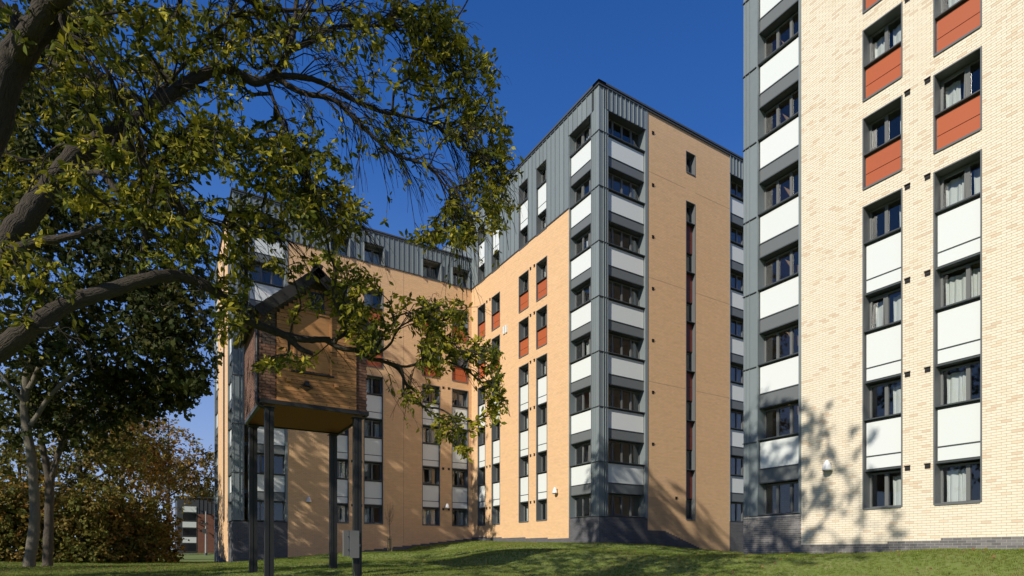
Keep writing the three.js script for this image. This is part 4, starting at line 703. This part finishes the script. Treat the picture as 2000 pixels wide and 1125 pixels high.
{
  const b = at(92, 1108, 26.88), g = thing('maple_tree', 'dark leaved maple with rough dark trunk next to the pale leaning trunk', 'tree', b);
  const spots = []; blobs([[150, 760, 150, 70, 200, 26.88, 1.5], [260, 770, 110, 60, 150, 26.88, 1.4], [40, 790, 90, 70, 110, 26.25, 1.4], [330, 760, 50, 50, 60, 26.88, 1.2], [170, 850, 90, 30, 35, 26.88, 1.4], [250, 660, 120, 70, 120, 27.50, 1.4], [380, 740, 40, 30, 30, 26.88, 1]], (p) => spots.push(p));
  leafCount += growTree(g, { limbs: [[curve([[92, 1135, 26.88], [93, 1100, 26.88], [96, 1000, 26.88], [97, 950, 26.88], [85, 880, 26.75], [70, 800, 26.62], [60, 720, 26.50]]), [0.24, 0.2, 0.175, 0.165, 0.12, 0.08, 0.03]], [curve([[97, 955, 26.88], [112, 890, 26.88], [140, 820, 26.88], [210, 770, 27.00], [300, 745, 27.12]]), [0.13, 0.11, 0.08, 0.05, 0.015]], [curve([[100, 930, 26.75], [150, 830, 26.75], [250, 800, 26.88], [330, 790, 26.88]]), [0.07, 0.05, 0.035, 0.01]]],
    spots, bf: 0.25, barkMat: bark(0.15, 0.125, 0.10), leaf: broadLeaf, leafSize: 0.22, perSpot: 12, spread: 0.8, droop: 0.35, colors: [...maple, [0.06, 0.07, 0.016]], maxR: 0.1, tip: 0.006 });
}
// --- tall trees just outside the left edge, between the sun and the maples
function roundTree(name, label, u, v, H, low, R, opt) {
  const gh = groundH(u, v), g = thing(name, label, 'tree', P(u, v, gh), opt.group), spots = [];
  const lobes = Array.from({ length: opt.lobes ?? 9 }, () => { const a = rnd() * 6.28, t = rnd(), rad = R * (0.25 + 0.4 * rnd()); return [Math.cos(a) * R * 0.55 * Math.sin(Math.PI * (0.25 + 0.65 * t)), low + (H - low) * (0.15 + 0.72 * t), Math.sin(a) * R * 0.55 * Math.sin(Math.PI * (0.25 + 0.65 * t)), rad]; });
  for (let i = 0; i < opt.n; i++) { const [x, y, z, r] = lobes[i % lobes.length], a = rnd() * 6.28, c = rr(-1, 1), q = Math.cbrt(rr(0.15, 1)) * r, s = Math.sqrt(1 - c * c); spots.push(P(u + x + q * s * Math.cos(a), v + z + q * s * Math.sin(a), gh + y + q * c * 0.8)); }
  const k = opt.trunk ?? 0.22, lean = rr(-0.4, 0.4), limbs = [[[P(u, v, gh - 0.3), P(u, v, gh + 0.5), P(u + lean * 0.4, v, gh + low), P(u + lean, v + lean * 0.5, gh + (low + H) / 2), P(u + lean * 1.3, v + lean, gh + H * 0.88)], [k * 1.3, k, k * 0.8, k * 0.45, 0.02]]];
  for (let i = 0; i < 5; i++) { const a = i * 1.26 + rnd(), t = rr(0.1, 0.5), y0 = gh + low + (H - low) * t * 0.5; limbs.push([[P(u + lean * 0.4, v, y0), P(u + Math.cos(a) * R * 0.35, v + Math.sin(a) * R * 0.35, y0 + (H - low) * 0.16), P(u + Math.cos(a) * R * 0.75, v + Math.sin(a) * R * 0.75, y0 + (H - low) * 0.26)], [k * 0.45, k * 0.28, 0.015]]); }
  leafCount += growTree(g, { limbs, spots, bf: 0.25, barkMat: opt.bark, leaf: opt.leaf, leafSize: opt.size, perSpot: opt.per, spread: opt.spread, droop: 0.3, colors: opt.colors, maxR: 0.1, tip: opt.tip ?? 0.006, thin: opt.thin ?? 0 });
}
const brownBark = bark(0.14, 0.12, 0.095);
for (const [u, v, H, R, n, label] of [[-16, 25, 21, 6, 320, 'tall green tree outside the left edge nearest the leaning maple'], [-12.5, 15, 18, 5, 300, 'tall green tree outside the left edge beside the big boughs']])
  roundTree('shade_tree', label, u, v, H, 4.5, R, { n, leaf: broadLeaf, size: 0.26, per: 13, spread: 0.8, colors: maple, bark: brownBark, trunk: 0.3, lobes: 14 });
// --- autumn trees and the hedge in the left distance
const copper = [[0.30, 0.15, 0.042], [0.36, 0.215, 0.05], [0.22, 0.155, 0.044], [0.27, 0.22, 0.044], [0.40, 0.26, 0.06]], olive = [[0.15, 0.155, 0.034], [0.20, 0.18, 0.032], [0.12, 0.13, 0.03], [0.23, 0.165, 0.042]];
const plan = (px, F) => { const p = at(px, 1080, F); return [p.x, -p.z]; };
for (const [px, F, H, low, R, n, cols, label] of [
  [328, 47, 13, 4.6, 5.6, 620, copper, 'copper brown autumn tree with spreading crown in front of small dark building'],
  [240, 41, 13, 4.2, 5, 520, [...copper, ...olive], 'brown and olive autumn tree left of the copper brown one'],
  [165, 36, 10.5, 3.4, 4.2, 420, olive, 'olive autumn tree behind the two maple trunks'],
  [40, 34, 9, 2, 4.4, 400, olive, 'olive tree behind the maples at the left edge'],
  [300, 55, 13, 3, 5.5, 420, copper, 'tall rusty tree farthest back in the left distance']])
  roundTree('autumn_tree', label, ...plan(px, F), H, low, R, { n, leaf: ovalLeaf, size: 0.21, per: 12, spread: 0.75, colors: cols, bark: brownBark, trunk: 0.16, lobes: 12, group: 'autumn trees in the left distance' });
roundTree('far_tree', 'small pale tree above roof of the distant building', ...plan(400, 88), 10.6, 3, 4.4, { n: 240, leaf: ovalLeaf, size: 0.34, per: 14, spread: 0.9, colors: [[0.14, 0.13, 0.06], [0.11, 0.12, 0.05]], bark: brownBark, trunk: 0.2 });
const hedgeAt = [[-20, 30], [25, 30.5], [72, 31], [118, 31.5], [160, 31.5], [200, 33], [238, 34], [272, 35.5], [305, 37.5]];
hedgeAt.forEach(([px, F], i) => {
  const [u, v] = plan(px, F), gh = groundH(u, v), g = thing('hedge_shrub', `bushy ${['russet', 'olive', 'copper'][i % 3]} shrub in the back hedge, ${['first', 'second', 'third', 'fourth', 'fifth', 'sixth', 'seventh', 'eighth', 'ninth'][i]} from the left edge`, 'shrub', P(u, v, gh), 'shrubs of the back hedge'), spots = [];
  for (let k = 0; k < 250; k++) { const y = rnd(), a = rnd() * 6.28, r = Math.sqrt(rr(0.1, 1)) * (1.75 - 0.7 * y * y) * rr(0.75, 1.1); spots.push(P(u + Math.cos(a) * r, v + Math.sin(a) * r, gh + 0.15 + y * rr(2.2, 4.4))); }
  const limbs = [0, 1, 2].map((k) => [[P(u + k * 0.25 - 0.2, v + 0.1 * k, gh - 0.1), P(u + k * 0.4 - 0.4, v + 0.2 * k, gh + 1.6), P(u + k * 0.7 - 0.7, v + 0.2 * k, gh + 3.4)], [0.06, 0.045, 0.012]]);
  leafCount += growTree(g, { limbs, spots, bf: 0.2, barkMat: brownBark, leaf: ovalLeaf, leafSize: 0.19, perSpot: 17, spread: 0.6, droop: 0.3, colors: i % 3 === 1 ? olive : i % 3 ? [...copper, ...olive] : [copper[1], copper[2], ...olive], tip: 0.005, maxR: 0.05 });
});
console.log('leaves', leafCount);

// ---------------------------------------------------------------- sapling with stakes
{
  const [u, v] = plan(762, 34.6), gh = groundH(u, v), g = thing('sapling', 'bare young sapling tied between short timber stakes in front of low wing', 'sapling', P(u, v, gh));
  const b = bag(), pl = bark(0.42, 0.36, 0.27); const top = [[0, -0.1], [0.01, 0.6], [-0.03, 1.4], [-0.06, 2.0], [-0.03, 2.5]];
  tube(top.map(([x, y]) => P(u + x, v, gh + y)), [0.03, 0.026, 0.022, 0.016, 0.006], 6, b); mesh('trunk', bagGeo(b, g.position), pl, g);
  const t = bag(); for (let k = 0; k < 22; k++) { const y = rr(1.5, 2.4), a = rnd() * 6.28, l = rr(0.3, 0.75); tube([P(u - 0.04, v, gh + y), P(u - 0.04 + Math.cos(a) * l * 0.3, v + Math.sin(a) * l * 0.3, gh + y + l * 0.45), P(u - 0.04 + Math.cos(a) * l * 0.42, v + Math.sin(a) * l * 0.42, gh + y + l)], [0.009, 0.006, 0.003], 4, t); } mesh('twigs', bagGeo(t, g.position), bark(0.3, 0.2, 0.14), g);
  const st = std(lin(0.62, 0.44, 0.2), 0.8); for (const [x, z] of [[-0.14, 0], [0.08, 0.06], [0.02, -0.14]]) mesh('stake', new THREE.CylinderGeometry(0.03, 0.033, 0.95, 7), st, g).position.set(x, 0.42, z);
  mesh('tie', bx(-0.16, 0.1, 0.72, 0.76, -0.02, 0.005), M.black, g);
}
// ---------------------------------------------------------------- left distance: small building, lamp post, slab tower
{
  const [ua] = plan(346, 62), va = plan(346, 62)[1], gh = groundH(ua, va), g = thing('distant_house', 'small dark brick and zinc building beyond the lawn at left', 'building', P(ua, va, gh)), f = face('v', ua, va, g);
  const br = brickFar(), top = 5.95, dk = std(lin(0.055, 0.058, 0.065), 0.6);
  piece('brick_wall', f, 1.9, 9, gh - 0.3, 4.2, -8, 0, br); piece('zinc_wall', f, 0, 1.899, gh - 0.3, top, -8, -0.02, dk); piece('zinc_storey', f, 1.9, 9, 4.201, top, -8, -0.02, dk); piece('roof', f, -0.1, 9.1, top + 0.001, top + 0.14, -8.1, 0.1, M.coping);
  for (let s = 2; s < 9; s += 0.4) piece('seam', f, s, s + 0.04, 4.22, top, -0.02, 0.02, dk);
  for (let k = 0; k < 3; k++) {
    const h = 0.15 + k * 1.65; const w1 = new THREE.Group(); w1.name = 'window'; put(w1, f, 1.15, h + 0.45, 0); mesh('frame', bx(-0.68, 0.68, -0.45, 0.45, -0.01, 0.03), M.coping, w1); mesh('pane', bx(-0.62, 0.62, -0.4, 0.4, 0.031, 0.036), M.darkGlass ??= new THREE.MeshPhysicalMaterial({ color: lin(0.015, 0.017, 0.02), roughness: 0.08 }), w1);
    piece('pale_panel', f, 0.5, 1.8, h + 0.95, h + 1.55, -0.019, 0.03, M.white[0]);
    const w2 = new THREE.Group(); w2.name = 'window'; put(w2, f, 4.3, h + 0.45, 0); mesh('frame', bx(-0.5, 0.5, -0.45, 0.45, 0.001, 0.04), M.coping, w2); mesh('pane', bx(-0.44, 0.44, -0.4, 0.4, 0.041, 0.046), M.darkGlass, w2);
    if (k < 2) piece('pale_panel', f, 3.9, 4.8, h + 0.95, h + 1.6, 0.001, 0.03, M.white[1]);
  }
  const [lu, lv] = plan(402, 57), lh = groundH(lu, lv), p = thing('lamp_post', 'slim grey lamp post in front of the distant small building', 'lamp post', P(lu, lv, lh));
  mesh('pole', new THREE.CylinderGeometry(0.05, 0.09, 4.4, 10).translate(0, 2.2, 0), std(lin(0.45, 0.45, 0.43), 0.4, { metalness: 0.3 }), p); mesh('lantern', merge([bx(-0.42, 0.02, 3.05, 3.2, -0.12, 0.12), bx(-0.3, 0.0, 2.2, 2.6, -0.1, 0.1)]), M.coping, p); mesh('foot', new THREE.CylinderGeometry(0.14, 0.16, 0.3, 10).translate(0, 0.1, 0), M.coping, p);
  const [wu, wv] = plan(414, 190), w = thing('slab_tower', 'white high-rise sliver far away beside edge of the low wing', 'building', P(wu, wv, 0)), wf = face('v', wu, wv, w);
  piece('wall', wf, 1.4, 12, -1, 32.5, -10, 0, M.white[0]); piece('parapet', wf, 1.2, 12.2, 32.501, 33.2, -10.2, 0.2, std(lin(0.42, 0.38, 0.28), 0.8));
  for (let k = 0; k < 10; k++) { const q = new THREE.Group(); q.name = 'window'; put(q, wf, 3.2, 3 + k * 2.9, 0); mesh('frame', bx(-0.75, 0.75, -0.65, 0.65, -0.02, 0.03), M.trimLight, q); mesh('pane', bx(-0.68, 0.68, -0.58, 0.58, 0.031, 0.04), M.darkGlass, q); }
}
function brickFar() { const m = M.darkBrick.clone(); m.color = lin(2.2, 0.95, 0.55).multiplyScalar(0.8); return m; }
// ---------------------------------------------------------------- grass and fallen leaves
{
  const blade = (() => { const pos = [], idx = []; for (let k = 0; k < 5; k++) { const a = k * 1.3, dx = Math.cos(a), dz = Math.sin(a), w = 0.1, x = dx * 0.22, z = dz * 0.22, b = pos.length / 3; pos.push(x - dz * w, 0, z + dx * w, x + dz * w, 0, z - dx * w, x * 2.2, 0.75 + 0.25 * Math.cos(k * 2.1), z * 2.2); idx.push(b, b + 1, b + 2); } const g = new THREE.BufferGeometry(); g.setAttribute('position', new THREE.Float32BufferAttribute(pos, 3)); g.setIndex(idx); g.setAttribute('uv', new THREE.Float32BufferAttribute(new Array(pos.length / 3 * 2).fill(0), 2)); g.computeVertexNormals(); return g; })();
  const ms = [], cs = [], o = new THREE.Object3D(), inBuilding = (u, v) => (u > uT - 0.05 && (v > vT - 0.05 || v < vR + 0.05)) || (u > uL - 0.05 && v > vL - 0.05);
  for (let i = 0; i < 170000; i++) {
    const F = 9 + 34 * Math.pow(rnd(), 1.35), px = rr(-60, 2060), p0 = at(px, 1080, F), u = p0.x, v = -p0.z; if (inBuilding(u, v)) continue;
    const n = N2(u * 0.55 + 40, v * 0.55 + 40), m = N1(u * 2.3 + 40, v * 2.3 + 40), gh = groundH(u, v) + (N1(u * 0.8 + 60, v * 0.8 + 60) - 0.5) * 0.05;
    o.position.copy(P(u, v, gh - 0.004)); o.rotation.set(0, rnd() * 6.28, 0); const s = rr(0.035, 0.06) * (0.8 + 0.4 * n) * (0.7 + F / 45); o.scale.set(s * 1.5, s, s * 1.5); o.updateMatrix(); ms.push(o.matrix.clone());
    const d = Math.max(0, n * 0.8 + m * 0.55 - 0.62) * 1.6, q = rr(0.75, 1.25); cs.push(lin((0.18 * (1 - d) + 0.29 * d) * q, (0.235 * (1 - d) + 0.285 * d) * q, (0.042 * (1 - d) + 0.09 * d) * q));
  }
  const im = shade(new THREE.InstancedMesh(blade, leafMat(0.3), ms.length)); im.name = 'grass'; im.userData = { kind: 'stuff', label: 'short mown grass blades covering the lawn', category: 'grass' }; ms.forEach((m, i) => { im.setMatrixAt(i, m); im.setColorAt(i, cs[i]); }); scene.add(im);
  const fm = [], fc = [];
  for (let i = 0; i < 2400; i++) { const left = i < 1500, F = left ? rr(18, 30) : rr(10, 36), px = left ? rr(-40, 330) : rr(200, 2000), p0 = at(px, 1080, F), u = p0.x, v = -p0.z; if (inBuilding(u, v)) continue; o.position.copy(P(u, v, groundH(u, v) + 0.05)); o.rotation.set(rr(-1.9, -1.2), rnd() * 6.28, rr(-0.4, 0.4)); const s = rr(0.045, 0.085); o.scale.set(s, s, s); o.updateMatrix(); fm.push(o.matrix.clone()); fc.push(lin(0.30 * rr(0.5, 1.2), 0.21 * rr(0.5, 1.2), 0.07)); }
  const fl = shade(new THREE.InstancedMesh(broadLeaf, leafMat(0.15), fm.length)); fl.name = 'fallen_leaves'; fl.userData = { kind: 'stuff', label: 'scattered brown and yellow fallen leaves on the lawn', category: 'leaves' }; fm.forEach((m, i) => { fl.setMatrixAt(i, m); fl.setColorAt(i, fc[i]); }); scene.add(fl);
}
renderer.render(scene, camera);
